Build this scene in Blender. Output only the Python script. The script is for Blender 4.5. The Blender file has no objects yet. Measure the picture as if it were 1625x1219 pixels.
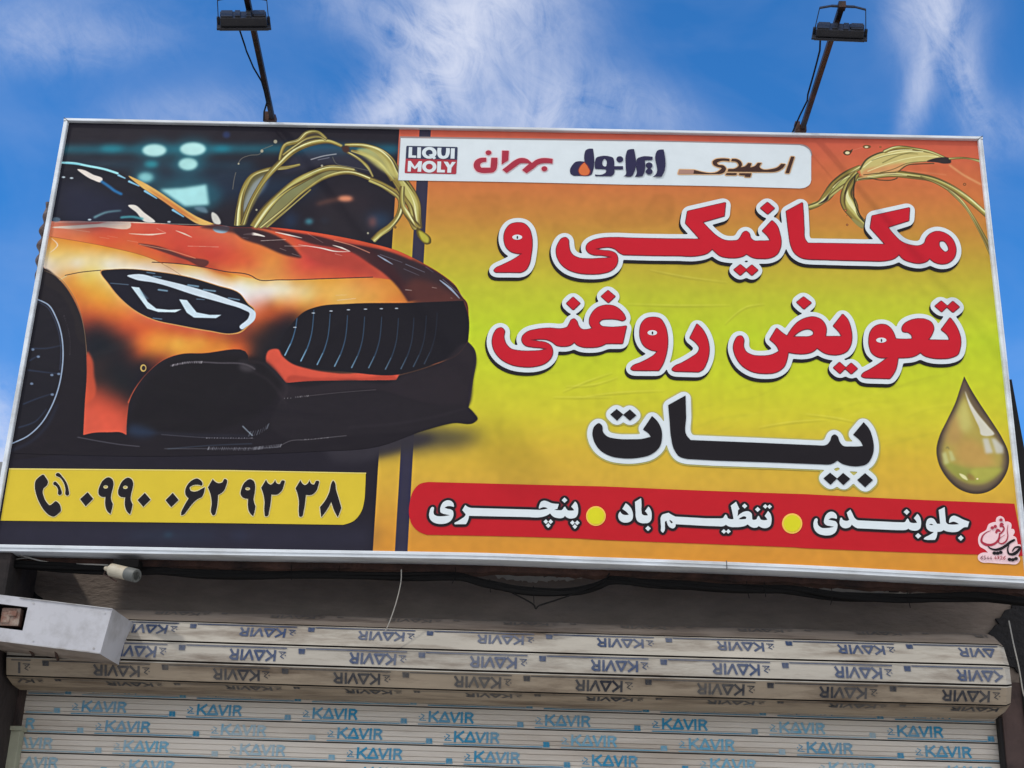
import bpy, bmesh, math, random
import numpy as np
from mathutils import Vector, Matrix, Euler
from mathutils.geometry import tessellate_polygon

random.seed(7)
rng = np.random.default_rng(11)
SC = bpy.context.scene
COL = SC.collection
R = math.radians

# ------------------------------------------------------------------ camera
FOC = 2200.0                       # focal length in pixels of a 1625 x 1219 picture
CAM_LOC = Vector((0.13455463, -5.2754347, -1.33062548))
CAM_ROT = Euler((R(111.4163852), R(-1.81450271), R(0.72193894)), 'XYZ')
cam_d = bpy.data.cameras.new('camera')
cam_d.sensor_width = 36.0
cam_d.lens = 36.0 * FOC / 1625.0
cam_d.clip_start = 0.05
cam_d.clip_end = 2000.0
cam = bpy.data.objects.new('camera', cam_d)
cam.location = CAM_LOC
cam.rotation_euler = CAM_ROT
COL.objects.link(cam)
SC.camera = cam
CM = CAM_ROT.to_matrix()

def ray(px, py):
    """direction of sight through a pixel of the photograph (used to survey the place)"""
    d = CM @ Vector(((px - 812.5) / FOC, -(py - 609.5) / FOC, -1.0))
    return d.normalized()

def P(px, py, y=0.0):
    """point of the upright plane at depth y seen at a pixel"""
    d = ray(px, py)
    return CAM_LOC + d * ((y - CAM_LOC.y) / d.y)

# ------------------------------------------------------------------ light
SUN_DIR = Vector((1.30, 1.0, -1.78)).normalized()      # the way the light travels
SUN_EL = math.asin(-SUN_DIR.z)
SUN_AZ = math.atan2(-SUN_DIR.x, -SUN_DIR.y)
sun_d = bpy.data.lights.new('sun', 'SUN')
sun_d.energy = 1.1
sun_d.angle = R(2.6)
sun_d.color = (1.0, 0.95, 0.88)
sun = bpy.data.objects.new('sun', sun_d)
sun.rotation_euler = SUN_DIR.to_track_quat('-Z', 'Y').to_euler()
sun.location = (-6, -6, 9)
COL.objects.link(sun)

SC.view_settings.view_transform = 'Standard'
SC.view_settings.look = 'None'
SC.view_settings.exposure = 0.40
SC.view_settings.gamma = 1.0

world = bpy.data.worlds.new('World')
SC.world = world
world.use_nodes = True
wn, wl = world.node_tree.nodes, world.node_tree.links
for n in list(wn):
    wn.remove(n)

def WM(op, a, b=None, c=None):
    n = wn.new('ShaderNodeMath'); n.operation = op
    for i, v in enumerate((a, b, c)):
        if v is None:
            continue
        if isinstance(v, (int, float)):
            n.inputs[i].default_value = v
        else:
            wl.new(v, n.inputs[i])
    return n.outputs[0]

def WV(op, a, b):
    n = wn.new('ShaderNodeVectorMath'); n.operation = op
    for i, v in enumerate((a, b)):
        if isinstance(v, (tuple, list, Vector)):
            n.inputs[i].default_value = tuple(v)
        else:
            wl.new(v, n.inputs[i])
    return n

sky = wn.new('ShaderNodeTexSky')
sky.sky_type = 'NISHITA'
sky.sun_disc = False
sky.sun_elevation = SUN_EL
sky.sun_rotation = SUN_AZ
sky.altitude = 1400.0
sky.air_density = 1.0
sky.dust_density = 0.2
sky.ozone_density = 5.0
tcw = wn.new('ShaderNodeTexCoord')
DIRV = tcw.outputs['Generated']
# directions on the sky are laid out on the tangent plane of a fixed heading of the place
FW = ray(812, 110); RT = Vector((1, 0, 0)); RT = (RT - FW * RT.dot(FW)).normalized(); UPV = RT.cross(FW)
dF = WM('MAXIMUM', WV('DOT_PRODUCT', DIRV, FW).outputs['Value'], 0.05)
SU = WM('DIVIDE', WV('DOT_PRODUCT', DIRV, RT).outputs['Value'], dF)
SV = WM('DIVIDE', WV('DOT_PRODUCT', DIRV, UPV).outputs['Value'], dF)

def sky_uv(px, py):
    d = ray(px, py)
    return d.dot(RT) / d.dot(FW), d.dot(UPV) / d.dot(FW)

def noise_at(scale, su, sv, detail, rough, dist, rot=0.0, seed=0.0, lac=2.0):
    cv = wn.new('ShaderNodeCombineXYZ')
    wl.new(SU, cv.inputs[0]); wl.new(SV, cv.inputs[1]); cv.inputs[2].default_value = seed
    mp = wn.new('ShaderNodeMapping'); mp.vector_type = 'POINT'
    m0 = wn.new('ShaderNodeMapping'); m0.inputs['Rotation'].default_value = (0, 0, rot)
    wl.new(cv.outputs[0], m0.inputs['Vector']); wl.new(m0.outputs[0], mp.inputs['Vector'])
    mp.inputs['Scale'].default_value = (su, sv, 1)
    nz = wn.new('ShaderNodeTexNoise'); nz.inputs['Scale'].default_value = scale
    nz.inputs['Detail'].default_value = detail; nz.inputs['Roughness'].default_value = rough
    nz.inputs['Distortion'].default_value = dist; nz.inputs['Lacunarity'].default_value = lac
    wl.new(mp.outputs[0], nz.inputs['Vector'])
    return nz.outputs['Fac']

def blob(px, py, rx, ry, ang=0.0, power=1.0):
    """soft elliptic bank of cloud; radii given in radians of sky"""
    u0, v0 = sky_uv(px, py)
    du = WM('SUBTRACT', SU, u0); dv = WM('SUBTRACT', SV, v0)
    c, s = math.cos(ang), math.sin(ang)
    a = WM('ADD', WM('MULTIPLY', du, c / rx), WM('MULTIPLY', dv, s / rx))
    b = WM('ADD', WM('MULTIPLY', du, -s / ry), WM('MULTIPLY', dv, c / ry))
    q = WM('ADD', WM('MULTIPLY', a, a), WM('MULTIPLY', b, b))
    return WM('MULTIPLY', WM('POWER', 2.718, WM('MULTIPLY', q, -1.0)), power)

streak = noise_at(10.0, 1.0, 0.70, 14, 0.64, 1.3, R(-30), 0.3)
fine = noise_at(34.0, 1.0, 0.62, 12, 0.70, 1.8, R(-34), 4.1)
soft = noise_at(5.5, 1.0, 1.6, 5, 0.5, 0.5, R(8), 8.7)
px2r = 1.0 / FOC
banks = [  # px, py, rx px, ry px, angle, strength
    (775, 5, 120, 62, R(25), 0.85), (720, 75, 90, 62, R(50), 1.0), (635, 168, 70, 40, R(25), 0.72),
    (845, 120, 80, 95, R(-60), 0.42), (870, 195, 50, 45, 0, 0.40), (1010, 175, 90, 45, R(-20), 0.30),
    (740, 195, 140, 50, 0, 0.35),
    (1470, 0, 60, 45, R(70), 0.55), (1535, 140, 24, 100, R(20), 0.42), (1462, 130, 20, 100, R(-10), 0.36), (1500, 60, 55, 80, 0, 0.30), (1610, 200, 60, 40, 0, 0.2),
    (50, 45, 150, 50, R(8), 0.20), (150, 75, 130, 36, R(8), 0.15), (320, 180, 150, 36, R(5), 0.20),
    (590, 20, 110, 45, R(-15), 0.25), (0, 780, 60, 100, R(0), 1.1), (-60, 660, 90, 60, 0, 0.6),
]
acc = None
for (bx, by, rx, ry, an, pw) in banks:
    b = blob(bx, by, rx * px2r, ry * px2r, an, pw)
    acc = b if acc is None else WM('ADD', acc, b)
n1 = WM('MULTIPLY', WM('SUBTRACT', streak, 0.5), 4.2)
n2 = WM('MULTIPLY', WM('SUBTRACT', fine, 0.5), 2.4)
x_ = WM('MULTIPLY', acc, WM('MAXIMUM', WM('ADD', WM('ADD', n1, n2), 1.0), 0.0))
x_ = WM('ADD', x_, WM('MULTIPLY', WM('MAXIMUM', WM('SUBTRACT', soft, 0.42), 0.0), 0.40))
dens = WM('MULTIPLY', WM('SUBTRACT', 1.0, WM('POWER', 2.718, WM('MULTIPLY', x_, -1.0))), 0.97)
# unseen bright cloud, added behind the viewer to light the front of the shop
sep = wn.new('ShaderNodeSeparateXYZ'); wl.new(DIRV, sep.inputs[0])
rear = wn.new('ShaderNodeMapRange'); rear.interpolation_type = 'SMOOTHSTEP'
rear.inputs['From Min'].default_value = 0.15; rear.inputs['From Max'].default_value = -0.35
wl.new(sep.outputs[1], rear.inputs['Value'])
rn = wn.new('ShaderNodeTexNoise'); rn.inputs['Scale'].default_value = 2.6; rn.inputs['Detail'].default_value = 6
wl.new(DIRV, rn.inputs['Vector'])
rearc = WM('MULTIPLY', rear.outputs[0], WM('MINIMUM', WM('MULTIPLY', rn.outputs['Fac'], 1.6), 1.0))
mixc = wn.new('ShaderNodeMix'); mixc.data_type = 'RGBA'
tint = wn.new('ShaderNodeMix'); tint.data_type = 'RGBA'; tint.blend_type = 'MULTIPLY'
tint.inputs[0].default_value = 1.0
wl.new(sky.outputs[0], tint.inputs[6]); tint.inputs[7].default_value = (0.27, 0.77, 1.08, 1)
wl.new(dens, mixc.inputs[0]); wl.new(tint.outputs[2], mixc.inputs[6])
mixc.inputs[7].default_value = (3.9, 4.1, 4.8, 1)          # sunlit cloud, in the units of the sky texture
mixr = wn.new('ShaderNodeMix'); mixr.data_type = 'RGBA'
wl.new(rearc, mixr.inputs[0]); wl.new(mixc.outputs[2], mixr.inputs[6]); mixr.inputs[7].default_value = (7.2, 7.0, 6.9, 1)
bg = wn.new('ShaderNodeBackground'); bg.inputs['Strength'].default_value = 0.15
wl.new(mixr.outputs[2], bg.inputs['Color'])
wo = wn.new('ShaderNodeOutputWorld'); wl.new(bg.outputs[0], wo.inputs['Surface'])

# ------------------------------------------------------------------ helpers
def lin(c):
    return tuple((v / 12.92 if v <= 0.04045 else ((v + 0.055) / 1.055) ** 2.4) for v in (x / 255.0 for x in c))

def tag(o, label=None, cat=None, group=None, kind=None):
    if label: o['label'] = label
    if cat: o['category'] = cat
    if group: o['group'] = group
    if kind: o['kind'] = kind
    return o

def thing(name, loc, label, cat, group=None):
    o = bpy.data.objects.new(name, None)
    o.empty_display_size = 0.1
    o.location = loc
    COL.objects.link(o)
    return tag(o, label, cat, group)

def link(name, me, mat, parent=None, loc=None):
    o = bpy.data.objects.new(name, me)
    for m in (mat if isinstance(mat, (list, tuple)) else [mat]):
        me.materials.append(m)
    COL.objects.link(o)
    if loc is not None:
        o.location = loc
    if parent is not None:
        base = Vector((0, 0, 0)); q = parent
        while q is not None:
            base += q.location; q = q.parent
        # meshes are written in world coordinates: bring them home to the parent's origin
        me.transform(Matrix.Translation(-base))
        o.parent = parent
    return o

def mesh(name, verts, faces, mat, parent=None, smooth=False, mi=None, uvs=None):
    me = bpy.data.meshes.new(name)
    me.from_pydata([tuple(v) for v in verts], [], [tuple(f) for f in faces])
    if mi is not None:
        for p, m in zip(me.polygons, mi): p.material_index = m
    if uvs is not None:
        ul = me.uv_layers.new(name='UVMap')
        for lp in me.loops:
            ul.data[lp.index].uv = uvs[lp.vertex_index]
    if smooth:
        for p in me.polygons: p.use_smooth = True
    me.update()
    return link(name, me, mat, parent)

class MB:
    """collects shapes, then links them as ONE mesh object"""
    def __init__(s): s.v = []; s.f = []; s.m = []
    def add(s, v, f, m=0):
        b = len(s.v); s.v += [tuple(q) for q in v]; s.f += [tuple(i + b for i in q) for q in f]; s.m += [m] * len(f)
        return s
    def box(s, c, h, rot=None, m=0, bev=0.0):
        bm = bmesh.new(); bmesh.ops.create_cube(bm, size=2.0)
        for v in bm.verts: v.co = Vector((v.co.x * h[0], v.co.y * h[1], v.co.z * h[2]))
        if bev > 0: bmesh.ops.bevel(bm, geom=bm.edges[:], offset=bev, segments=2, affect='EDGES', profile=0.7)
        M = (rot if rot is not None else Matrix.Identity(3))
        vs = [Vector(c) + M @ v.co for v in bm.verts]
        bm.verts.index_update()
        s.add(vs, [[v.index for v in f.verts] for f in bm.faces], m); bm.free(); return s
    def tube(s, pts, rad, n=8, m=0, cap=True):
        pts = [Vector(p) for p in pts]
        rad = rad if isinstance(rad, (list, tuple)) else [rad] * len(pts)
        vs, fs = [], []
        up = None
        for i, p in enumerate(pts):
            t = (pts[min(i + 1, len(pts) - 1)] - pts[max(i - 1, 0)]).normalized()
            if up is None:
                up = t.cross(Vector((0.3, 0.2, 1))).normalized()
            a = (up - t * up.dot(t)).normalized(); b = t.cross(a); up = a
            for k in range(n):
                w = 2 * math.pi * k / n
                vs.append(p + a * (math.cos(w) * rad[i]) + b * (math.sin(w) * rad[i]))
        for i in range(len(pts) - 1):
            for k in range(n):
                fs.append((i * n + k, i * n + (k + 1) % n, (i + 1) * n + (k + 1) % n, (i + 1) * n + k))
        if cap:
            fs.append(tuple(range(n - 1, -1, -1))); fs.append(tuple(range((len(pts) - 1) * n, len(pts) * n)))
        return s.add(vs, fs, m)
    def bar(s, a, b, w, h, up=(0, 0, 1), m=0):
        a = Vector(a); b = Vector(b); t = (b - a).normalized(); u = Vector(up)
        x = t.cross(u).normalized(); z = x.cross(t)
        rot = Matrix((x, t, z)).transposed()
        return s.box((a + b) / 2, (w / 2, (b - a).length / 2, h / 2), rot, m)
    def build(s, name, mat, parent=None, smooth=False):
        o = mesh(name, s.v, s.f, mat, parent, smooth, mi=s.m)
        if smooth:
            try:
                o.data.set_sharp_from_angle(angle=R(40))
            except Exception:
                pass
        return o

def material(name, col, rough=0.6, metal=0.0, var=0.08, scale=6.0, dirt=None, dirt_amt=0.0, dirt_scale=3.0,
             bump=0.0, bump_scale=40.0, stretch=(1, 1, 1), spec=0.5, linear=False):
    m = bpy.data.materials.new(name); m.use_nodes = True
    nt = m.node_tree; N, L = nt.nodes, nt.links
    bs = N['Principled BSDF']
    c = col if linear else lin(col)
    tc = N.new('ShaderNodeTexCoord'); mp = N.new('ShaderNodeMapping')
    geo = N.new('ShaderNodeNewGeometry')
    L.new(geo.outputs['Position'], mp.inputs['Vector']); mp.inputs['Scale'].default_value = stretch
    nz = N.new('ShaderNodeTexNoise'); nz.inputs['Scale'].default_value = scale; nz.inputs['Detail'].default_value = 7
    nz.inputs['Roughness'].default_value = 0.6
    L.new(mp.outputs[0], nz.inputs['Vector'])
    rp = N.new('ShaderNodeValToRGB')
    rp.color_ramp.elements[0].position = 0.3; rp.color_ramp.elements[1].position = 0.7
    rp.color_ramp.elements[0].color = tuple(v * (1 - var) for v in c) + (1,)
    rp.color_ramp.elements[1].color = tuple(min(1, v * (1 + var)) for v in c) + (1,)
    L.new(nz.outputs['Fac'], rp.inputs[0])
    out = rp.outputs[0]
    if dirt is not None:
        n2 = N.new('ShaderNodeTexNoise'); n2.inputs['Scale'].default_value = dirt_scale; n2.inputs['Detail'].default_value = 10
        n2.inputs['Roughness'].default_value = 0.68
        L.new(mp.outputs[0], n2.inputs['Vector'])
        r2 = N.new('ShaderNodeValToRGB'); r2.color_ramp.elements[0].position = 0.47; r2.color_ramp.elements[1].position = 0.66
        r2.color_ramp.elements[0].color = (0, 0, 0, 1); r2.color_ramp.elements[1].color = (dirt_amt,) * 3 + (1,)
        L.new(n2.outputs['Fac'], r2.inputs[0])
        mx = N.new('ShaderNodeMix'); mx.data_type = 'RGBA'
        L.new(r2.outputs[0], mx.inputs[0]); L.new(out, mx.inputs[6]); mx.inputs[7].default_value = lin(dirt) + (1,)
        out = mx.outputs[2]
    L.new(out, bs.inputs['Base Color'])
    bs.inputs['Roughness'].default_value = rough; bs.inputs['Metallic'].default_value = metal
    bs.inputs['Specular IOR Level'].default_value = spec
    if bump > 0:
        nb = N.new('ShaderNodeTexNoise'); nb.inputs['Scale'].default_value = bump_scale; nb.inputs['Detail'].default_value = 6
        L.new(mp.outputs[0], nb.inputs['Vector'])
        bp = N.new('ShaderNodeBump'); bp.inputs['Strength'].default_value = bump; bp.inputs['Distance'].default_value = 0.01
        L.new(nb.outputs['Fac'], bp.inputs['Height']); L.new(bp.outputs[0], bs.inputs['Normal'])
    return m
# ------------------------------------------------------------------ street and building
M_ground = material('asphalt_street', (152, 147, 140), 0.9, var=0.15, scale=3, bump=0.3, bump_scale=60)
M_pave = material('paving_concrete', (200, 192, 180), 0.85, var=0.12, scale=4, bump=0.2, bump_scale=30)
M_plaster = material('grey_plaster', (132, 119, 108), 0.92, var=0.16, scale=11, dirt=(112, 98, 86), dirt_amt=0.5, dirt_scale=2.2,
                     bump=0.7, bump_scale=40, stretch=(0.6, 1, 1.6))
M_pillar = material('stained_pillar', (74, 58, 54), 0.85, var=0.25, scale=7, dirt=(34, 27, 26), dirt_amt=0.9, dirt_scale=5, bump=0.6, bump_scale=22)
M_pier = material('added_pier_black', (44, 36, 35), 0.9, var=0.3, scale=9, dirt=(18, 15, 15), dirt_amt=0.9, dirt_scale=4, bump=0.6, bump_scale=22)
M_tar = material('black_tar', (22, 19, 20), 0.8, var=0.3, scale=20, bump=0.8, bump_scale=50)
M_cap = material('pale_coping', (150, 152, 152), 0.8, var=0.12, scale=8, bump=0.3)
M_dark = material('dark_steel_and_hollows', (26, 23, 23), 0.9, 0.0, var=0.2, scale=9)  # steel parts, and the dark stand-ins for hollows at the roll's ends

GZ = -2.93
g = MB().add([(-300, -300, GZ), (300, -300, GZ), (300, 300, GZ), (-300, 300, GZ)], [(0, 1, 2, 3)]).build('ground', M_ground)
tag(g, 'grey asphalt street in front of the shop', kind='structure')
pv = MB().box((0, -1.2, GZ + 0.07), (14, 1.6, 0.07), bev=0.01).build('pavement', M_pave)
tag(pv, 'raised concrete pavement along the shop front', kind='structure')

YW, YC = 0.40, 0.36           # plaster wall, shutter curtain
TOPZ = P(1618, 792, 0.5).z
XL = P(25, 1165, 0.31).x
XR = P(1592, 1165, 0.31).x
bld = thing('shop_building', (0, 0.6, GZ), 'single storey shop with grey plaster lintel and dark stained pillars', 'building')
wb = MB()
wb.box((0, YW + 0.12, (TOPZ - 0.06 - 0.55) / 2), (2.75, 0.12, (TOPZ - 0.06 + 0.55) / 2))
wb.build('plaster_wall', M_plaster, bld)
MB().box((0, YW + 1.65, (GZ + TOPZ - 0.1) / 2), (2.74, 1.35, (TOPZ - 0.1 - GZ) / 2)).build('shop_block', M_plaster, bld)
MB().box((0, YW + 0.14, TOPZ - 0.03), (2.80, 0.19, 0.03), bev=0.006).build('parapet_coping', M_cap, bld)
RX0 = P(8, 1062, 0.08).x
MB().box(((-2.75 + XL) / 2, 0.385, (GZ - 0.36) / 2), ((XL + 2.75) / 2, 0.075, (-0.36 - GZ) / 2), bev=0.012).build('pillar', M_pillar, bld)
MB().box(((XR + 2.75) / 2, 0.385, (GZ - 0.36) / 2), ((2.75 - XR) / 2, 0.085, (-0.36 - GZ) / 2), bev=0.012).build('pillar', M_pillar, bld)
# projecting block added at the left to shade the wall below the sign
MB().box(((-2.95 + RX0 - 0.02) / 2, 0.16, (GZ + 0.16) / 2), ((RX0 - 0.02 + 2.95) / 2, 0.155, (0.16 - GZ) / 2), bev=0.012).build('added_pier', M_pier, bld)

def ragged(pts, amp, step=0.012):
    out = []
    for i, p in enumerate(pts):
        q = pts[(i + 1) % len(pts)]
        n = max(1, int((q - p).length / step))
        for k in range(n):
            t = p.lerp(q, k / n)
            out.append(t + Vector((random.uniform(-amp, amp), 0, random.uniform(-amp, amp))))
    return out

def slab(name, pts, y0, y1, mat, parent):
    """a flat ragged layer with real thickness standing on the wall"""
    vs = [Vector((p.x, y0, p.z)) for p in pts] + [Vector((p.x, y1, p.z)) for p in pts]
    n = len(pts)
    tri = tessellate_polygon([[Vector((p.x, p.z, 0)) for p in pts]])
    fs = [tuple(t) for t in tri] + [(i, (i + 1) % n, n + (i + 1) % n, n + i) for i in range(n)]
    return mesh(name, vs, fs, mat, parent)

tl = [P(x / 5.54, 880 + y / 5.54, YW) for x, y in ((-120, -60), (120, -40), (185, 95), (210, 150), (262, 200), (270, 245), (225, 305), (330, 345), (368, 388), (200, 520), (-120, 520))]
slab('tar_patch', ragged(tl, 0.008), YW - 0.012, YW + 0.01, M_tar, bld)
tr = [P(1225 + x / 3.82, 900 + y / 3.82, YW) for x, y in ((1640, 120), (1500, 190), (1490, 215), (1455, 225), (1450, 260), (1405, 268), (1395, 300), (1360, 310), (1365, 350), (1322, 375), (1310, 430), (1330, 560), (1640, 700))]
slab('tar_patch', ragged(tr, 0.007), YW - 0.012, YW + 0.01, M_tar, bld)
# dark plates standing in for shaded hollows at the ends of the roll
MB().box((P(1618, 1050, 0.30).x + 0.045, 0.30, -0.62), (0.05, 0.012, 0.30), bev=0.004).build('dark_hollow_plate', M_dark, bld)
MB().box((P(-2, 1080, 0.25).x - 0.02, 0.27, -0.66), (0.05, 0.012, 0.22), bev=0.004).build('dark_hollow_plate', M_dark, bld)

def flake(px_list, mat, amp=0.006, t=0.004):
    slab('bare_patch', ragged([P(x, y, YW) for x, y in px_list], amp, 0.01), YW - t, YW + 0.01, mat, bld)
M_bare = material('bare_pale_plaster', (176, 168, 156), 0.95, var=0.12, scale=20)
for pts_ in ([(296, 900), (330, 897), (400, 899), (398, 908), (340, 909), (300, 907)], [(770, 905), (810, 912), (880, 916), (930, 914), (905, 921), (840, 924), (790, 917)], [(1265, 928), (1330, 930), (1400, 938), (1480, 944), (1400, 944), (1300, 939)]):
    flake(pts_, M_bare)

# ------------------------------------------------------------------ roller shutter
M_roll = material('roll_slat', (166, 160, 148), 0.62, 0.0, var=0.14, scale=7, dirt=(92, 76, 60), dirt_amt=0.9, dirt_scale=5,
                  bump=0.15, bump_scale=30, stretch=(0.35, 2.2, 2.2))
M_rolltop = material('dirty_roll_slat', (152, 136, 118), 0.8, var=0.2, scale=6, dirt=(92, 76, 62), dirt_amt=0.8, dirt_scale=5, stretch=(0.4, 2, 2))
M_rolllow = material('brown_roll_slat', (152, 138, 118), 0.75, var=0.14, scale=7, dirt=(88, 72, 56), dirt_amt=0.9, dirt_scale=5, stretch=(0.35, 2.2, 2.2))
M_slat = material('curtain_slat', (210, 202, 190), 0.62, 0.0, var=0.07, scale=3, dirt=(150, 134, 116), dirt_amt=0.6, dirt_scale=2.2,
                  bump=0.12, bump_scale=30, stretch=(0.25, 2.5, 2.5))
M_groove = material('dark_seam', (44, 38, 34), 0.9, var=0.2)  # dark joints between the slats

def print_mat(name, ink, back, wear):
    m = material(name, ink, 0.6, var=0.05)
    nt = m.node_tree; N, L = nt.nodes, nt.links
    src = N['Principled BSDF'].inputs['Base Color'].links[0].from_socket
    geo = N.new('ShaderNodeNewGeometry')
    nz = N.new('ShaderNodeTexNoise'); nz.inputs['Scale'].default_value = 55; nz.inputs['Detail'].default_value = 5
    L.new(geo.outputs['Position'], nz.inputs['Vector'])
    n2 = N.new('ShaderNodeTexNoise'); n2.inputs['Scale'].default_value = 4.5; n2.inputs['Detail'].default_value = 2
    L.new(geo.outputs['Position'], n2.inputs['Vector'])
    ad = N.new('ShaderNodeMath'); ad.operation = 'MULTIPLY_ADD'; ad.inputs[1].default_value = 0.6
    L.new(nz.outputs['Fac'], ad.inputs[0]); L.new(n2.outputs['Fac'], ad.inputs[2])
    mr = N.new('ShaderNodeMapRange'); mr.inputs['From Min'].default_value = 0.62; mr.inputs['From Max'].default_value = 1.0
    mr.inputs['To Min'].default_value = max(0.0, wear - 0.22); mr.inputs['To Max'].default_value = min(0.92, wear + 0.20)
    L.new(ad.outputs[0], mr.inputs['Value'])
    mx = N.new('ShaderNodeMix'); mx.data_type = 'RGBA'
    L.new(mr.outputs[0], mx.inputs[0]); L.new(src, mx.inputs[6]); mx.inputs[7].default_value = lin(back) + (1,)
    L.new(mx.outputs[2], N['Principled BSDF'].inputs['Base Color'])
    return m
M_blue = print_mat('blue_print', (10, 46, 88), (170, 166, 156), 0.03)
M_navy = print_mat('navy_print', (18, 24, 38), (180, 172, 158), 0.0)
M_ghost = print_mat('ghost_print', (84, 78, 72), (150, 138, 122), 0.35)
M_cyan = print_mat('cyan_print', (12, 132, 172), (204, 198, 186), 0.08)
M_cyanf = print_mat('faded_cyan_print', (40, 152, 190), (206, 200, 188), 0.36)

def stroke_quads(pts, w):
    q = []
    for a, b in zip(pts[:-1], pts[1:]):
        a = Vector(a); b = Vector(b); t = (b - a).normalized(); n = Vector((-t.y, t.x)) * w / 2
        e = t * w * 0.25
        q.append([a - e - n, b + e - n, b + e + n, a - e + n])
    return q

def brand_word():
    """the maker's mark of the shutter in its own frame: metres, x to the right, y up"""
    S = []
    h = 0.0395; w = 0.0090; x = 0.042
    def put(strokes, sx, ww=w):
        for s in strokes: S.extend(stroke_quads([(x + a * sx, b * h) for a, b in s], ww))
    put([[(0.08, 0), (0.08, 1)], [(0.98, 1), (0.2, 0.45)], [(0.36, 0.56), (1.0, 0)]], 0.036); x += 0.043
    put([[(0.0, 0.03), (0.5, 0.97)], [(0.5, 0.97), (0.98, 0.03)], [(0.1, 0.07), (0.9, 0.07)]], 0.040); x += 0.044
    put([[(0.0, 0.97), (0.42, 0.03)], [(0.42, 0.03), (0.95, 0.97)]], 0.036); x += 0.044
    put([[(0.0, 0), (0.0, 1)]], 0.01); x += 0.015
    put([[(0.05, 0), (0.05, 0.98)], [(0.05, 0.93), (0.62, 0.93)], [(0.62, 0.93), (0.9, 0.78)], [(0.9, 0.78), (0.62, 0.5)],
         [(0.62, 0.5), (0.25, 0.5)], [(0.55, 0.5), (0.95, 0)]], 0.031)
    # the small emblem before the word
    x = 0.0
    put([[(0.30, 0.74), (0.72, 0.56)], [(0.72, 0.56), (0.12, 0.12)], [(0.12, 0.12), (0.95, 0.10)]], 0.032, 0.0034)
    put([[(0.62, 0.30), (0.74, 0.27)], [(0.08, 0.48), (0.18, 0.44)]], 0.030, 0.0036)
    # underline and the square emblem at its end
    S.append([Vector(p) for p in ((0.0, -0.0125), (0.392, -0.0125), (0.392, -0.0085), (0.0, -0.0085))])
    for k in range(4):
        S.append([Vector(p) for p in ((0.394 + 0.0005 * k, -0.011 + 0.0054 * k), (0.421, -0.011 + 0.0054 * k), (0.421 - 0.0015 * k, -0.0068 + 0.0054 * k), (0.394, -0.0068 + 0.0054 * k))])
    S.append([Vector(p) for p in ((0.398, -0.011), (0.404, -0.011), (0.404, 0.0095), (0.398, 0.0095))])
    S.append([Vector(p) for p in ((0.412, -0.011), (0.418, -0.011), (0.418, 0.0095), (0.412, 0.0095))])
    return S
WORD = brand_word()
PITCH = 0.465

def print_row(mb, x0, x1, first, base, vdir, nrm, mi, flip=False, squash=1.0):
    """repeat the mark along a slat; base = point on the base line at x=0, vdir = up along the slat"""
    k0 = int((x0 - first) / PITCH) - 2
    x = first + k0 * PITCH
    while x < x1 + 0.5:
        m = mi if not isinstance(mi, (list, tuple)) else random.choice(mi)
        for j, q in enumerate(WORD):
            vs = []
            xs = [x + (-p.x if flip else p.x) for p in q]
            if min(xs) < x0 or max(xs) > x1:
                if max(xs) - min(xs) > 0.2:
                    xs = [min(max(v, x0), x1) for v in xs]
                    if max(xs) - min(xs) < 0.01: continue
                else:
                    continue
            for xx, p in zip(xs, q):
                v = base + vdir * ((-p.y if flip else p.y) * squash) + nrm * (0.0012 + 0.00022 * (j % 7))
                vs.append((xx, v.y, v.z))
            mb.add(vs, [(0, 1, 2, 3)], m)
        x += PITCH

RX0 = P(8, 1062, 0.08).x
RX1 = P(1604, 1070, 0.08).x
shut = thing('roller_shutter', (0, 0.25, GZ), 'pale metal roller shutter printed with rows of blue lettering', 'roller shutter')
rows_px = [(985.5, 0.235), (1001.5, 0.125), (1034, 0.078), (1066, 0.072), (1098, 0.105), (1112, 0.185)]
prof = [Vector((0, d, P(850, py, d).z)) for py, d in rows_px]
zt, zb = prof[0].z, prof[-1].z
back = [Vector((0, 0.27, zb - 0.006)), Vector((0, 0.345, zb + 0.03)), Vector((0, 0.372, zb + 0.13)), Vector((0, 0.365, zt - 0.10)), Vector((0, 0.32, zt - 0.02))]
ring, rmi = [], []
full = prof + back
n = len(full)
for i, p in enumerate(full):
    a = full[i - 1]; b = full[(i + 1) % n]
    if 1 <= i <= 4:
        ta = (a - p).normalized(); tb = (b - p).normalized()
        inn = (ta + tb).normalized()
        ring += [p + ta * 0.0040, p + inn * 0.004 + (ta * 0.0016) + Vector((0, 0.010, 0)), p + tb * 0.0030 + Vector((0, 0.0100, 0)), p + tb * 0.0035, p + tb * 0.0080 - Vector((0, 0.002, 0)), p + tb * 0.0085]
        rmi += [2, 2, 2, 0, 0, 0]
    else:
        ring.append(p); rmi.append(0)
rmi[0] = 1
# the two lowest rows of the roll are browner
for j_, p_ in enumerate(ring):
    if rmi[j_] == 0 and p_.y < 0.2 and p_.z < prof[3].z - 0.004: rmi[j_] = 3
ridx = {}
NX = 40
vs, fs, mi = [], [], []
m = len(ring)
for k in range(NX + 1):
    x = RX0 + (RX1 - RX0) * k / NX
    sag = -0.004 * math.sin(math.pi * k / NX)
    sc = 1.0
    if k == NX: sc = 0.93
    cyr, czr = 0.22, (zt + zb) / 2
    for p in ring:
        vs.append((x, cyr + (p.y - cyr) * sc, czr + (p.z - czr) * sc + sag))
for k in range(NX):
    for j in range(m):
        fs.append((k * m + j, (k + 1) * m + j, (k + 1) * m + (j + 1) % m, k * m + (j + 1) % m)); mi.append(rmi[j])
fs.append(tuple(range(m))); mi.append(0)
fs.append(tuple(range(NX * m + m - 1, NX * m - 1, -1))); mi.append(0)
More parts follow.
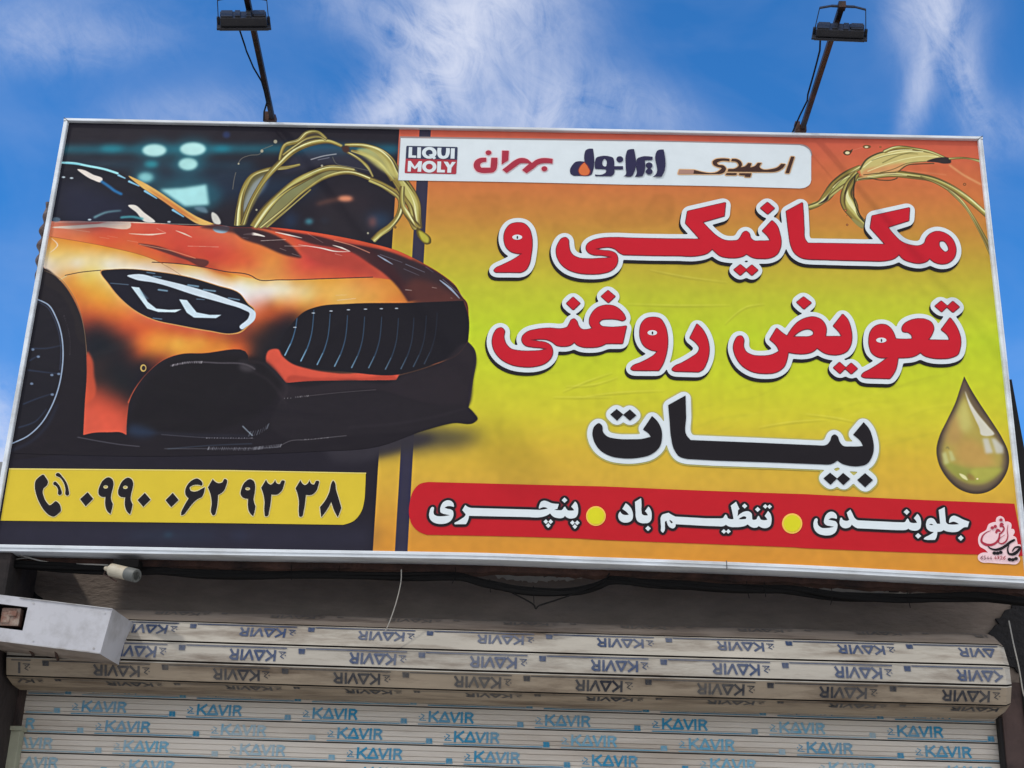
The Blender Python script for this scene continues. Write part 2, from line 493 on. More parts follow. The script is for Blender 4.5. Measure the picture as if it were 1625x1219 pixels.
# soften the right end
for j in range(m):
    q = vs[(NX - 1) * m + j]
    vs[(NX - 1) * m + j] = (RX1 - 0.022, q[1], q[2])
roll = mesh('roll', vs, fs, [M_roll, M_rolltop, M_groove, M_rolllow], shut, mi=mi)
rp = MB()
firsts = [None, 847.7, 837.0, 812.0, 829.0]
mats_i = [3, 0, 0, 1, 1]
for i in range(5):
    a, b = prof[i], prof[i + 1]             # a is above b
    up = (a - b).normalized(); nr = Vector((0, up.z, -up.y)); nr = nr if nr.y < 0 else -nr
    L_ = (a - b).length
    mid = (a + b) / 2
    if i == 0:
        fx = P(700, 992, 0.18).x; sq = 0.8
    else:
        fx = P(firsts[i], rows_px[i][0] + 16, 0.08).x; sq = 1.0
    if i == 4: sq = 0.85
    base = a - up * (0.0240 * sq) if i else a - up * 0.02
    base = base + nr * 0.0005
    # the mark stands on its head on the roll
    print_row(rp, RX0 + 0.02, RX1 - 0.03, fx, base, up, nr, mats_i[i], flip=True, squash=sq if i < 4 else 0.8)
for q in range(len(rp.v)):
    x = rp.v[q][0]; t = (x - RX0) / (RX1 - RX0)
    rp.v[q] = (x, rp.v[q][1], rp.v[q][2] - 0.004 * math.sin(math.pi * t))
rp.build('printed_lettering', [M_blue, M_navy, M_navy, M_ghost], roll)

CX0, CX1 = P(34, 1150, YC).x, P(1585, 1150, YC).x
zl = [P(322, py, YC).z for py in (1110.6, 1140.8, 1169.8, 1202.0)]
pitch = (zl[0] - zl[3]) / 3.0
cv, cf, cm = [], [], []
ztop = zl[0] + pitch * 1.0
NS = int((ztop - GZ) / pitch)
pr = [(0, 0.0)]
line = []
for s in range(NS):
    z0 = ztop - s * pitch
    for fr, dy, mt in ((0.0, 0.010, 1), (0.055, 0.010, 1), (0.06, 0.0, 0), (0.30, -0.001, 0), (0.315, 0.003, 0), (0.335, -0.001, 0), (0.60, -0.001, 0),
                       (0.615, 0.003, 0), (0.635, -0.001, 0), (0.82, -0.001, 0), (0.835, 0.003, 0), (0.85, -0.001, 0), (0.985, 0.0, 0)):
        line.append((YC + dy, z0 - fr * pitch, mt))
for i, (yy, zz, mt) in enumerate(line):
    cv += [(CX0, yy, zz), (CX1, yy, zz)]
    if i: cf.append((2 * i - 2, 2 * i - 1, 2 * i + 1, 2 * i)); cm.append(1 if (line[i - 1][2] == 1) else 0)
curt = mesh('curtain', cv, cf, [M_slat, M_groove], shut, mi=cm)
cp = MB()
kx = [313.7, 352.0, 382.0, 392.0]
for s in range(NS):
    r = s - 1
    if r < 0: f0 = P(330, 1100, YC).x
    elif r < 4: f0 = P(kx[r], 1125 + 30 * r, YC).x
    else: f0 = P(kx[3] + random.uniform(-60, 60), 1210, YC).x
    base = Vector((0, YC - 0.0012, ztop - s * pitch - 0.79 * pitch))
    print_row(cp, CX0 + 0.01, CX1 - 0.01, f0 - 0.042, base, Vector((0, 0, 1)), Vector((0, -1, 0)), [0, 0, 1] if r < 1 else [0, 1, 1])
cp.build('printed_lettering', [M_cyan, M_cyanf], curt)
M_rail = material('pale_guide_rail', (158, 160, 140), 0.7, var=0.15, scale=9, dirt=(104, 76, 54), dirt_amt=0.8, dirt_scale=6)
zr = P(25, 1160, 0.33).z
MB().box((P(26, 1165, 0.33).x, 0.325, (zr + GZ) / 2), (0.024, 0.025, (zr - GZ) / 2), bev=0.003).box((P(27, 1162, 0.32).x, 0.318, zr + 0.006), (0.028, 0.034, 0.008), bev=0.002).build('guide_rail', M_rail, shut)
zr2 = P(1588, 1140, 0.33).z
MB().box((P(1590, 1180, 0.33).x, 0.33, (zr2 + GZ) / 2), (0.010, 0.02, (zr2 - GZ) / 2), bev=0.002).build('guide_rail', M_dark, shut)
# ------------------------------------------------------------------ the advertising sign: survey of its printed face
CR = {'A': (0, 180, 4.0625), 'B': (370, 180, 4.0625), 'C': (0, 420, 4.0625), 'D': (380, 430, 4.0625), 'E': (0, 680, 4.0625),
      'F': (370, 680, 4.0625), 'G': (760, 290, 4.0625), 'H': (1140, 290, 4.0625), 'I': (760, 440, 4.0625), 'J': (1140, 440, 4.0625),
      'K': (920, 600, 3.25), 'L': (630, 200, 4.0625), 'M': (990, 200, 4.0625), 'N': (1275, 200, 4.643), 'R': (1460, 580, 5.54),
      'O1': (670, 780, 12.5), 'O2': (840, 780, 12.5), 'P1': (970, 780, 12.5), 'P2': (1120, 785, 10.156), 'Q1': (1280, 795, 11.607),
      'Q2': (1410, 795, 11.607), 'S': (1540, 810, 13.541), 'T1': (50, 740, 9.028), 'T2': (220, 745, 9.028), 'T3': (375, 745, 7.222),
      'L1': (635, 220, 12.5), 'L2': (740, 225, 10.833), 'L3': (895, 225, 9.559), 'L4': (1065, 235, 7.738), 'X': (0, 0, 1.0)}

def to_plane(px):
    """photo survey points -> metres on the sign face (x right, z up)"""
    px = np.asarray(px, float)
    d = np.stack([(px[:, 0] - 812.5) / FOC, -(px[:, 1] - 609.5) / FOC, -np.ones(len(px))], 1)
    w = d @ np.array(CM).T
    t = -CAM_LOC.y / w[:, 1]
    return np.stack([CAM_LOC.x + w[:, 0] * t, CAM_LOC.z + w[:, 2] * t], 1)

def curve(s, closed=True, n=7):
    """'A: x,y x,y! ...' -> smooth outline in metres; ! marks a corner, A: a survey sheet"""
    pts, cor = [], []
    cr = CR['X']
    for tk in s.split():
        if tk[-1] == ':':
            cr = CR[tk[:-1]]; continue
        c = tk.endswith('!')
        x, y = tk.rstrip('!').split(',')
        pts.append((cr[0] + float(x) / cr[2], cr[1] + float(y) / cr[2])); cor.append(c)
    p = to_plane(np.array(pts)); N = len(p)
    if N < 3: return p
    out = []
    for i in range(N if closed else N - 1):
        p1, p2 = p[i], p[(i + 1) % N]
        p0 = p[i - 1] if (closed or i > 0) else p1
        p3 = p[(i + 2) % N] if (closed or i + 2 < N) else p2
        L = np.linalg.norm(p2 - p1) + 1e-9
        def tangent(a, b, c):
            l1 = np.linalg.norm(b - a) + 1e-9; l2 = np.linalg.norm(c - b) + 1e-9
            return ((b - a) / l1 * l2 + (c - b) / l2 * l1) / (l1 + l2)
        m1 = (p2 - p1) / L if cor[i] else tangent(p0, p1, p2)
        m2 = (p2 - p1) / L if cor[(i + 1) % N] else tangent(p1, p2, p3)
        if cor[i] and not cor[(i + 1) % N]: m1 = 1.5 * (p2 - p1) / L - 0.5 * m2
        if cor[(i + 1) % N] and not cor[i]: m2 = 1.5 * (p2 - p1) / L - 0.5 * m1
        if cor[i] and cor[(i + 1) % N]:
            out.append(p1); continue
        for k in range(n):
            t = k / n
            h00 = 2 * t**3 - 3 * t**2 + 1; h10 = t**3 - 2 * t**2 + t; h01 = -2 * t**3 + 3 * t**2; h11 = t**3 - t**2
            out.append(h00 * p1 + h10 * L * m1 + h01 * p2 + h11 * L * m2)
    if not closed: out.append(p[-1])
    return np.array(out)

def poly(s):
    return curve(' '.join(t if t[-1] == ':' else t.rstrip('!') + '!' for t in s.split()))

def ellipse(cr, x, y, rx, ry, rot=0.0, n=28):
    o = CR[cr]; a = np.linspace(0, 2 * np.pi, n, endpoint=False)
    ex, ey = np.cos(a) * rx, np.sin(a) * ry
    c, s = math.cos(rot), math.sin(rot)
    return to_plane(np.stack([o[0] + (x + ex * c - ey * s) / o[2], o[1] + (y + ex * s + ey * c) / o[2]], 1))

def ribbon(pts, w0, w1=None, wm=None):
    """outline of a brush stroke along pts (metres)"""
    pts = np.asarray(pts, float); n = len(pts)
    w1 = w0 if w1 is None else w1
    t = np.linspace(0, 1, n)
    w = w0 + (w1 - w0) * t if wm is None else np.interp(t, [0, 0.5, 1], [w0, wm, w1])
    d = np.gradient(pts, axis=0); d /= (np.linalg.norm(d, axis=1, keepdims=True) + 1e-9)
    nn = np.stack([-d[:, 1], d[:, 0]], 1)
    e0 = pts[0] - d[0] * w[0] * 0.4; e1 = pts[-1] + d[-1] * w[-1] * 0.4
    return np.concatenate([[e0], pts + nn * w[:, None] / 2, [e1], (pts - nn * w[:, None] / 2)[::-1]])

# ------------------------------------------------------------------ a small painter for the printed picture
TX0, TX1, TZ0, TZ1, TS = -2.04, 2.04, -0.06, 1.98, 560.0
TW, TH = int((TX1 - TX0) * TS), int((TZ1 - TZ0) * TS)
IMG = np.zeros((TH, TW, 3), np.float32)

def cover(loops, W, H, x0, z1, s, sub=4):
    """anti-aliased even-odd coverage of outlines in metres on a W x H grid"""
    acc = np.zeros((H, W + 2), np.float32)
    LN, XX = [], []
    for lp in loops:
        c = (lp[:, 0] - x0) * s; r = (z1 - lp[:, 1]) * s * sub
        for i in range(len(c)):
            xa, ya, xb, yb = c[i - 1], r[i - 1], c[i], r[i]
            if ya == yb: continue
            if ya > yb: xa, ya, xb, yb = xb, yb, xa, ya
            l0 = max(0, math.ceil(ya - 0.5)); l1 = min(H * sub, math.ceil(yb - 0.5))
            if l1 <= l0: continue
            ln = np.arange(l0, l1)
            LN.append(ln); XX.append(xa + (ln + 0.5 - ya) * (xb - xa) / (yb - ya))
    if not LN: return acc[:, :W]
    ln = np.concatenate(LN); xx = np.clip(np.concatenate(XX), 0, W)
    o = np.lexsort((xx, ln)); ln = ln[o]; xx = xx[o]
    sg = np.where(np.arange(len(ln)) % 2 == 0, 1.0, -1.0) / sub
    i0 = np.floor(xx).astype(int); fr = xx - i0
    np.add.at(acc, (ln // sub, i0), sg * (1 - fr)); np.add.at(acc, (ln // sub, i0 + 1), sg * fr)
    return np.clip(np.cumsum(acc, 1)[:, :W], 0, 1)

def blur(a, sig):
    if sig < 0.3: return a
    k = int(sig * 3) + 1
    w = np.exp(-0.5 * (np.arange(-k, k + 1) / sig) ** 2); w /= w.sum()
    for ax in (0, 1):
        pad = [(0, 0), (0, 0)]; pad[ax] = (k, k)
        b = np.pad(a, pad, mode='edge'); o = np.zeros_like(a)
        for i, wi in enumerate(w):
            o += wi * (b[i:i + a.shape[0]] if ax == 0 else b[:, i:i + a.shape[1]])
        a = o
    return a

def paint(loops, col, alpha=1.0, soft=0.0, clip=None):
    """lay a colour inside the outlines; soft = blur in centimetres"""
    if isinstance(loops, np.ndarray): loops = [loops]
    sig = soft * 0.01 * TS
    al = np.concatenate(loops); mg = int(3 * sig) + 3
    c0 = max(0, int((al[:, 0].min() - TX0) * TS) - mg); c1 = min(TW, int((al[:, 0].max() - TX0) * TS) + mg)
    r0 = max(0, int((TZ1 - al[:, 1].max()) * TS) - mg); r1 = min(TH, int((TZ1 - al[:, 1].min()) * TS) + mg)
    if c1 <= c0 or r1 <= r0: return
    a = cover(loops, c1 - c0, r1 - r0, TX0 + c0 / TS, TZ1 - r0 / TS, TS)
    a = blur(a, sig) * alpha
    if clip is not None: a = a * clip[r0:r1, c0:c1]
    v = IMG[r0:r1, c0:c1]
    v += a[..., None] * (np.array(col, np.float32) - v)

def full_mask(loops):
    return cover(loops if isinstance(loops, list) else [loops], TW, TH, TX0, TZ1, TS)

U = 1.0 / 4.0625 / 392.0          # one survey-sheet unit of the 4x sheets, in metres

def st(s, w, col, alpha=1.0, soft=0.0, w1=None, wm=None, clip=None):
    paint(ribbon(curve(s, closed=False), w * U, None if w1 is None else w1 * U, None if wm is None else wm * U), col, alpha, soft, clip)

# background: left dark, right a sunset gradient
NAVY = (30, 26, 36)
IMG[:] = NAVY
zz = np.linspace(TZ1, TZ0, TH)
stops = [(1.93, (205, 92, 70)), (1.80, (204, 104, 66)), (1.66, (202, 116, 62)), (1.50, (196, 134, 58)), (1.32, (194, 168, 54)), (1.16, (190, 192, 48)),
         (0.98, (190, 208, 40)), (0.80, (198, 206, 42)), (0.62, (208, 198, 48)), (0.46, (210, 176, 54)), (0.28, (212, 166, 58)), (0.10, (208, 144, 52)), (-0.02, (212, 140, 48))]
sx = [s[0] for s in stops][::-1]
grad = np.stack([np.interp(zz, sx, [s[1][k] for s in stops][::-1]) for k in range(3)], 1).astype(np.float32)
right = full_mask(poly('X: 634.5,190 1700,190 1700,960 586,960'))
IMG += right[..., None] * (grad[:, None, :] - IMG)
paint(poly('X: 666.5,190 684.5,190 645,900 625,900'), (50, 47, 66))

# lights of the night street behind the car
leftm = 1 - right
TEAL = (26, 112, 130)
st('A: 380,232 900,232 1625,228 B: 700,228 1060,232', 46, (24, 124, 142), 1.0, 1.8, clip=leftm)
st('A: 400,330 1000,330 1625,335', 40, (28, 88, 112), 0.8, 2.2, clip=leftm)
st('A: 900,410 1700,400', 44, (24, 70, 100), 0.75, 2.6, clip=leftm)
st('A: 1350,500 1700,480 B: 500,470', 110, (20, 56, 86), 0.75, 4.0, clip=leftm)
paint(ellipse('A', 720, 226, 75, 18), (34, 160, 175), 0.8, 1.4)
paint(ellipse('A', 1430, 228, 60, 14), (20, 160, 180), 0.9, 1.4)
for x_, y_, a_, b_ in ((995, 238, 120, 70), (1243, 230, 130, 75), (1212, 327, 110, 70), (938, 413, 95, 65), (1200, 530, 230, 120)):
    paint(ellipse('A', x_, y_, a_, b_), (34, 130, 146), 0.5, 2.2)
paint(ellipse('A', 995, 238, 78, 40), (186, 234, 228), 1, 0.6)
paint(ellipse('A', 1243, 230, 84, 43), (188, 236, 230), 1, 0.6)
paint(ellipse('A', 1212, 327, 62, 40), (176, 230, 224), 1, 0.6)
paint(ellipse('A', 975, 328, 45, 22), (40, 150, 160), 0.9, 1.0)
paint(ellipse('A', 938, 413, 50, 32), (140, 208, 208), 0.95, 0.9)
paint(poly('A: 1030,490 1180,480 1330,458 1348,590 1190,600 1130,560'), (172, 230, 228), 1, 0.7)
paint(ellipse('A', 1460, 138, 24, 22), (40, 60, 110), 0.7, 0.5)
paint(ellipse('B', 540, 232, 150, 24), (22, 74, 110), 0.8, 2.2)
paint(ellipse('B', 1010, 236, 60, 16), (20, 90, 120), 0.8, 1.6, clip=leftm)
paint(ellipse('B', 490, 697, 26, 18), (70, 150, 165), 0.95, 0.8)
paint(ellipse('B', 600, 692, 28, 20), (40, 90, 130), 0.9, 1.0)
paint(ellipse('B', 370, 690, 40, 50), (30, 60, 95), 0.7, 2.0)
paint(ellipse('B', 930, 690, 90, 50), (34, 66, 96), 0.8, 2.4, clip=leftm)
paint(ellipse('B', 715, 590, 190, 75), (60, 45, 48), 0.5, 4)
paint(ellipse('B', 700, 770, 180, 190), (38, 33, 40), 0.9, 2.2, clip=leftm)
st('B: 540,585 640,560 720,548 770,555', 16, (150, 92, 70), 0.8, 1.0, w1=24)
paint(ellipse('B', 722, 549, 46, 18), (226, 142, 104), 1, 0.7)
paint(ellipse('B', 898, 700, 22, 34), (150, 84, 74), 0.8, 1.2)
paint(ellipse('E', 1100, 690, 320, 14), (26, 74, 100), 0.7, 2.2)
paint(ellipse('E', 1085, 685, 26, 10), (40, 130, 150), 0.8, 1.0)
paint(ellipse('F', 40, 690, 60, 16), (36, 58, 90), 0.7, 1.6)
paint(poly('E: -100,605 1625,610 F: 900,620 890,790 E: 0,760'), (48, 48, 66), 0.55, 3.0)

# ---- the car
ROOF = 'A: 300,318 395,315! 480,322 560,335 650,355 720,380 830,410 900,452 1000,510 1150,608 1270,670 1385,718!'
HOODLINE = 'B: 0,735 200,733 400,752 640,788 880,838 1060,888 1200,955 1330,1030 1430,1110 1485,1195 D: 1455,190 1475,290 1474,400 1470,455!'
CAR = curve(ROOF + ' ' + HOODLINE + ' 1520,520 1524,545 1505,700 1475,880! 1510,915 1533,955 1515,975 1380,980 1200,1025 900,1130 F: 500,150 0,170 E: 1000,180 400,170 -60,170 -60,-200 C: 60,700 160,400')
SHADOW = curve('D: 700,1040 1100,1010 1400,1025 1560,1060 1500,1105 1300,1140 1000,1165 600,1165')
paint(SHADOW, (48, 46, 52), 0.92, 3.2)
paint(curve('F: 600,40 1100,20 1300,60 1100,140 600,150'), (48, 44, 52), 0.95, 1.4)
paint(CAR, (27, 22, 29), 1, 0.12)
BODY = curve('A: 300,702 600,700 850,700 1100,718 1280,728 1400,718! ' + HOODLINE +
             ' 1400,545 1290,592 1025,676 1010,703! 700,706 420,712 300,722! 235,650 170,592! 60,580 C: 1600,585 1300,572 1160,578 1060,612 960,690 880,790 835,880 820,980 815,1098! 790,1084 700,1080 600,1084 538,1098! 548,900 560,700 558,600 553,480 520,330 460,200 380,95 285,22')
bm_ = full_mask(BODY)
paint(BODY, (208, 92, 52), 1, 0.1)
# the metallic paint: smooth colour surfaces through survey samples (bonnet / nose and flank)
def samples(txt):
    P_, C_ = [], []
    cr = CR['X']
    for tk in txt.split():
        if tk[-1] == ':': cr = CR[tk[:-1]]; continue
        v = [float(q) for q in tk.split(',')]
        P_.append((cr[0] + v[0] / cr[2], cr[1] + v[1] / cr[2])); C_.append(v[2:])
    return to_plane(np.array(P_)), np.array(C_)

REG = 1.6e-3
def surface(txt, mask, feather=0.4):
    pt, cl = samples(txt)
    def phi(r2): return np.where(r2 > 1e-12, 0.5 * r2 * np.log(r2 + 1e-12), 0.0)
    n = len(pt)
    K = phi(((pt[:, None] - pt[None]) ** 2).sum(-1)) + np.eye(n) * REG
    Q = np.concatenate([np.ones((n, 1)), pt], 1)
    A = np.block([[K, Q], [Q.T, np.zeros((3, 3))]])
    sol = np.linalg.solve(A, np.concatenate([cl, np.zeros((3, 3))]))
    m = blur(mask, feather * 0.01 * TS) if feather else mask
    rr, cc = np.nonzero(m > 0.003)
    r0, r1, c0, c1 = rr.min(), rr.max() + 1, cc.min(), cc.max() + 1
    st_ = 4
    gy = TZ1 - (np.arange(r0, r1 + st_, st_) + 0.5) / TS; gx = TX0 + (np.arange(c0, c1 + st_, st_) + 0.5) / TS
    G = np.stack(np.meshgrid(gx, gy), -1)
    F = np.zeros(G.shape[:2] + (3,))
    for i in range(len(gy)):
        B_ = phi(((G[i][:, None] - pt[None]) ** 2).sum(-1))
        F[i] = B_ @ sol[:n] + np.concatenate([np.ones((len(gx), 1)), G[i]], 1) @ sol[n:]
    F = np.clip(F, 0, 255)
    ri = (np.arange(r1 - r0)) / st_; ci = (np.arange(c1 - c0)) / st_
    i0 = ri.astype(int); j0 = ci.astype(int); fy = (ri - i0)[:, None, None]; fx = (ci - j0)[None, :, None]
    V = (F[i0][:, j0] * (1 - fx) + F[i0][:, j0 + 1] * fx) * (1 - fy) + (F[i0 + 1][:, j0] * (1 - fx) + F[i0 + 1][:, j0 + 1] * fx) * fy
    v = IMG[r0:r1, c0:c1]
    v += m[r0:r1, c0:c1, None] * (V.astype(np.float32) - v)

NOSE = """A: 300,820,222,150,75 330,820,222,150,75 500,840,224,148,64 700,880,226,158,64 900,930,226,165,75 340,900,232,192,92 500,900,232,188,84 700,920,234,206,130 310,955,230,215,190 500,962,234,228,216
 700,972,236,230,220 900,992,232,222,206 1050,1000,226,200,170 1110,980,220,160,100 1200,1004,226,190,120 1300,1036,230,212,176 1200,1062,234,228,216 1400,1088,236,230,218 1400,1040,222,150,80 1500,1072,228,188,108 1600,1092,232,214,150 1600,1160,236,230,214
 430,1030,226,182,112 550,1062,232,205,110 620,1100,226,172,72 500,1085,228,170,70
 B: 0,1062,226,160,80 100,1112,236,228,208 250,1142,238,234,222 350,1132,234,222,190 200,1090,228,180,100 400,1090,226,165,80 450,1150,230,205,150 550,1120,226,170,80 700,1090,226,160,70 850,1080,222,140,65 960,1090,222,140,60 1050,1150,224,145,60 1100,1200,222,130,55 700,1170,228,180,90 900,1180,226,160,70
 D: 0,80,238,232,218 150,112,238,234,224 300,132,234,222,182 450,170,230,200,120 400,212,226,160,70 250,200,226,166,88 600,180,228,175,80 500,212,222,140,60 800,186,226,160,70 1000,190,222,130,55 350,250,210,106,50 280,250,204,98,48 200,226,170,86,50
 130,292,206,95,46 200,290,186,82,44 280,290,104,54,42 340,280,80,46,40 320,340,40,30,33 200,350,58,37,35 110,380,118,58,38 250,420,34,26,31 120,440,48,33,32 60,440,98,50,36 0,430,150,66,40 0,490,214,100,46 50,520,166,74,40 110,520,46,33,33 180,480,38,28,32 0,550,190,85,40 100,565,42,29,30 180,560,36,28,31
 C: 470,75,226,150,60 560,60,230,190,85 640,60,230,200,110 600,120,228,185,75 700,200,226,165,60 520,170,222,140,55 600,220,224,150,55 580,290,212,110,48 700,290,220,130,52 800,300,222,130,55 600,340,176,74,42 700,350,202,90,46 800,390,204,86,46 900,380,212,98,48 640,390,84,44,38 720,410,116,54,40 800,440,146,64,42
 600,450,38,29,33 700,470,40,30,33 780,510,48,33,33 840,480,126,58,40 880,430,194,80,44 950,400,210,90,46 1000,420,214,105,46 1100,420,206,90,44 1200,440,204,88,44 1350,450,196,80,42 1500,470,150,66,40 900,500,214,110,46 1000,480,226,150,58 1150,500,234,182,72 1300,500,230,165,62 1450,530,224,140,52 1550,540,206,90,42
 1000,550,222,135,50 1150,560,226,150,55 1300,560,220,130,50 1500,570,206,95,44 900,570,186,80,42 860,560,88,45,36 940,620,56,36,33 1040,605,140,60,37 700,600,38,29,33 800,620,36,28,32 900,660,34,27,31 640,640,44,32,33 700,720,36,28,32 850,720,34,27,31 640,760,54,37,35 760,800,42,31,32 700,800,76,43,38
 640,820,146,60,44 620,870,194,77,53 760,870,126,54,41 820,870,58,35,34 700,920,205,80,56 800,930,170,68,48 600,960,212,86,62 750,1000,212,84,60 600,1060,214,86,62 800,1060,212,84,60 555,950,210,84,60 545,1080,214,86,62"""
HOOD = """A: 345,720,222,124,92 500,725,224,130,95 840,730,216,92,62 600,760,214,85,55 1000,740,206,80,60 1300,760,212,92,62 420,785,222,112,70 320,770,224,130,90 700,830,216,88,50 900,800,212,82,52 1100,850,208,74,50 1400,800,214,96,66 1500,850,212,90,60 1600,835,224,118,60 1200,900,208,72,50 1350,950,196,64,46 1500,1000,218,95,52 1600,965,214,88,52 1000,900,214,92,48 1150,945,176,64,46 560,840,220,118,56 850,890,218,112,52 1050,955,216,110,54 1300,985,214,100,52 1450,1030,222,130,64 1590,1040,224,140,70
 B: 0,835,218,102,62 120,900,222,112,56 60,1000,224,128,60 250,955,224,142,62 300,920,222,130,60 400,1000,214,94,58 500,950,206,66,58 650,900,150,52,52 700,960,194,65,54 600,1040,212,92,56 850,1040,206,84,56 800,1000,188,61,50 930,1050,204,88,60 200,1050,224,150,75 400,1058,220,120,64 0,1030,226,140,70 1000,1060,200,84,56 300,760,206,78,52 640,800,212,84,54 1000,885,210,80,50"""
surface(NOSE, bm_, 0.15)
HOODR = curve('A: 290,690 600,698 850,698 1100,714 1280,724 1400,716 ' + HOODLINE.split('1485,1195')[0] + '1485,1195 1300,1219 D: 1000,60! B: 900,1058! 600,1066 300,1074 150,1068 60,1052 A: 1450,1020 1300,990 1130,968 1040,966! 960,930 700,862 325,795 290,788')
hood_m = full_mask(HOODR) * bm_
surface(HOOD, hood_m, 0.12)
paint(curve('A: 336,736 600,718 842,704 846,722 640,734 430,744'), (238, 214, 188), 0.9, 0.15, clip=bm_)
paint(curve('A: 980,850 1120,880 1300,945 1420,1005 1500,1050 1350,1010 1150,930'), (176, 60, 44), 0.6, 0.7, clip=bm_)
# dark stripe over the bonnet
STR = curve('B: 0,742 120,738 280,760 500,840 760,895 870,965 980,1040 1060,1120 1130,1219! D: 1085,200! 1440,190 1478,300 1478,200 1440,120 1360,50 B: 1430,1110 1330,1032 1180,962 1000,892 860,858 700,832 540,790 380,765 230,735')
paint(STR, (66, 34, 38), 1, 0.35, clip=bm_)
paint(curve('B: 0,745 100,742 300,800 420,900 440,930 380,925 180,850 40,795'), (58, 34, 38), 1, 0.4, clip=bm_)
paint(curve('B: 420,860 560,880 760,905 900,1000 940,1045 700,1000 500,940'), (178, 66, 52), 0.85, 1.0, clip=bm_)
paint(curve('B: 900,880 1100,920 1300,1010 1450,1130 1490,1219 1180,1219 1100,1080 1000,960'), (48, 34, 40), 0.9, 1.0, clip=bm_)
paint(curve('D: 1100,60 1300,100 1420,180 1100,195 1060,110'), (92, 46, 40), 0.8, 1.4, clip=bm_)
st('B: 250,740 420,758 640,795 860,842 1050,892 1150,935', 20, (212, 84, 52), 0.95, 0.5, clip=bm_)
# edges of the bumper
paint(curve('C: 566,560 596,610 606,700 604,860 562,900 556,700'), (208, 82, 52), 0.85, 0.45, clip=bm_)
st('C: 830,890 870,810 960,700 1050,625 1130,588', 14, (206, 90, 60), 0.9, 0.2, clip=bm_)
paint(curve('D: 190,512 250,505 275,545 330,592 450,632 650,662 1025,678 1010,703 700,706 420,712 300,722 235,650 172,592'), (212, 82, 60), 1, 0.25, clip=bm_)
paint(curve('D: 300,700 500,690 800,690 1010,690 1010,712 300,725'), (160, 56, 42), 0.6, 0.4, clip=bm_)
# shut lines and vent
DK = (62, 40, 44)
st('A: 980,960 1130,968 1300,990 1450,1020 1625,1050 B: 150,1068 300,1074 600,1066 900,1056', 6, DK, 0.95, 0.06)
st('A: 325,795 700,862 960,930 1050,968', 4, (168, 92, 48), 0.8, 0.06)
st('A: 1040,968 1100,1000 1190,1060', 3, (150, 110, 80), 0.7, 0.05)
paint(curve('A: 890,840 1000,852 1200,925 1345,968 1330,985 1200,945 1010,880'), (92, 44, 42), 0.95, 0.2)
st('A: 900,845 1100,885 1260,935', 5, (222, 150, 110), 0.8, 0.1)
st('A: 420,1045 520,1025 650,1012', 6, (70, 55, 45), 0.9, 0.06)
st('A: 382,1075 430,1048', 8, (216, 190, 130), 0.9, 0.06)
WHT = (236, 214, 190)
for s_, w_ in (('A: 345,738 600,722 840,714', 15), ('A: 420,742 580,765', 8), ('A: 830,775 980,782 1070,772', 9), ('A: 1070,772 1010,742', 8),
               ('A: 640,798 705,808', 5), ('A: 690,790 760,802', 4), ('A: 820,820 890,832', 6), ('A: 1132,756 1190,778 1238,800', 8), ('A: 1210,856 1410,862', 9),
               ('A: 330,805 372,850 320,900', 7), ('A: 340,702 700,700 1100,712 1400,722', 7)):
    st(s_, w_ * 0.2, WHT, 0.95, 0.12, w1=w_ * 0.2, wm=w_ * 1.25)
for s_, w_ in (('B: 66,782 130,778 205,795', 16), ('B: 178,822 340,814', 12), ('B: 330,855 470,858', 10), ('B: 420,848 560,868 660,890 750,892', 7), ('B: 755,892 700,868 640,850', 8),
               ('B: 300,870 342,886', 6), ('B: 378,905 432,922', 6), ('B: 655,905 702,918', 7), ('B: 270,766 360,785 445,804', 8), ('B: 480,775 580,835', 5), ('B: 60,800 100,806', 6),
               ('D: 630,190 750,178', 10), ('D: 620,158 690,155', 5), ('D: 1068,122 1110,126', 12), ('D: 1240,106 1272,112', 8), ('D: 1360,174 1372,177', 6)):
    st(s_, w_ * 0.25, (236, 224, 210), 0.95, 0.1, w1=w_ * 0.2, wm=w_ * 1.35)
st('B: 650,820 760,850 880,900', 6, (226, 150, 120), 0.8, 0.1)
for s_, w_ in (('B: 930,915 980,945 1030,975', 9), ('B: 945,910 1090,962', 8), ('B: 1098,1002 1200,1046', 6), ('B: 1110,972 1235,1025', 10), ('B: 1330,1075 1400,1130 1460,1195', 12), ('B: 1350,1070 1480,1180', 8), ('B: 1240,990 1290,1025', 6)):
    st(s_, w_ * 0.3, (166, 184, 204), 0.85, 0.12, w1=w_ * 0.2, wm=w_ * 1.3)
# glasshouse
GLS = curve('A: 300,325 395,322 560,342 720,388 830,420 900,470 1050,572 1180,655 1290,716! 1100,712 850,698 335,694 300,694')
paint(GLS, (20, 20, 33), 1, 0.1)
paint(curve('A: 400,460 700,520 900,640 800,690 400,690'), (30, 34, 58), 0.7, 3)
paint(curve('A: 828,402 900,432 1000,488 1150,590 1270,665 1385,714! 1300,720 1180,655 1050,565 900,468'), (224, 178, 96), 1, 0.15)
paint(curve('A: 960,490 1060,545 1180,625 1280,700 1200,665 1060,570'), (206, 122, 62), 0.9, 0.4)
st('A: 398,318 480,322 560,338 680,362 760,388', 18, (158, 222, 226), 1, 0.15)
st('A: 420,322 520,330', 8, (110, 190, 205), 1, 0.2)
paint(curve('A: 500,360 535,364 600,395 662,428 655,442 600,430 545,400'), (226, 216, 204), 1, 0.15)
st('A: 655,440 700,470 740,500 785,522', 20, (34, 112, 168), 0.95, 0.3)
paint(curve('A: 828,592 862,590 930,640 1000,702 935,700 880,640'), (222, 216, 204), 1, 0.15)
st('A: 608,672 680,640 780,628', 18, (120, 170, 176), 0.9, 0.4, w1=8)
st('A: 780,672 860,668 920,682', 18, (70, 150, 158), 0.9, 0.3)
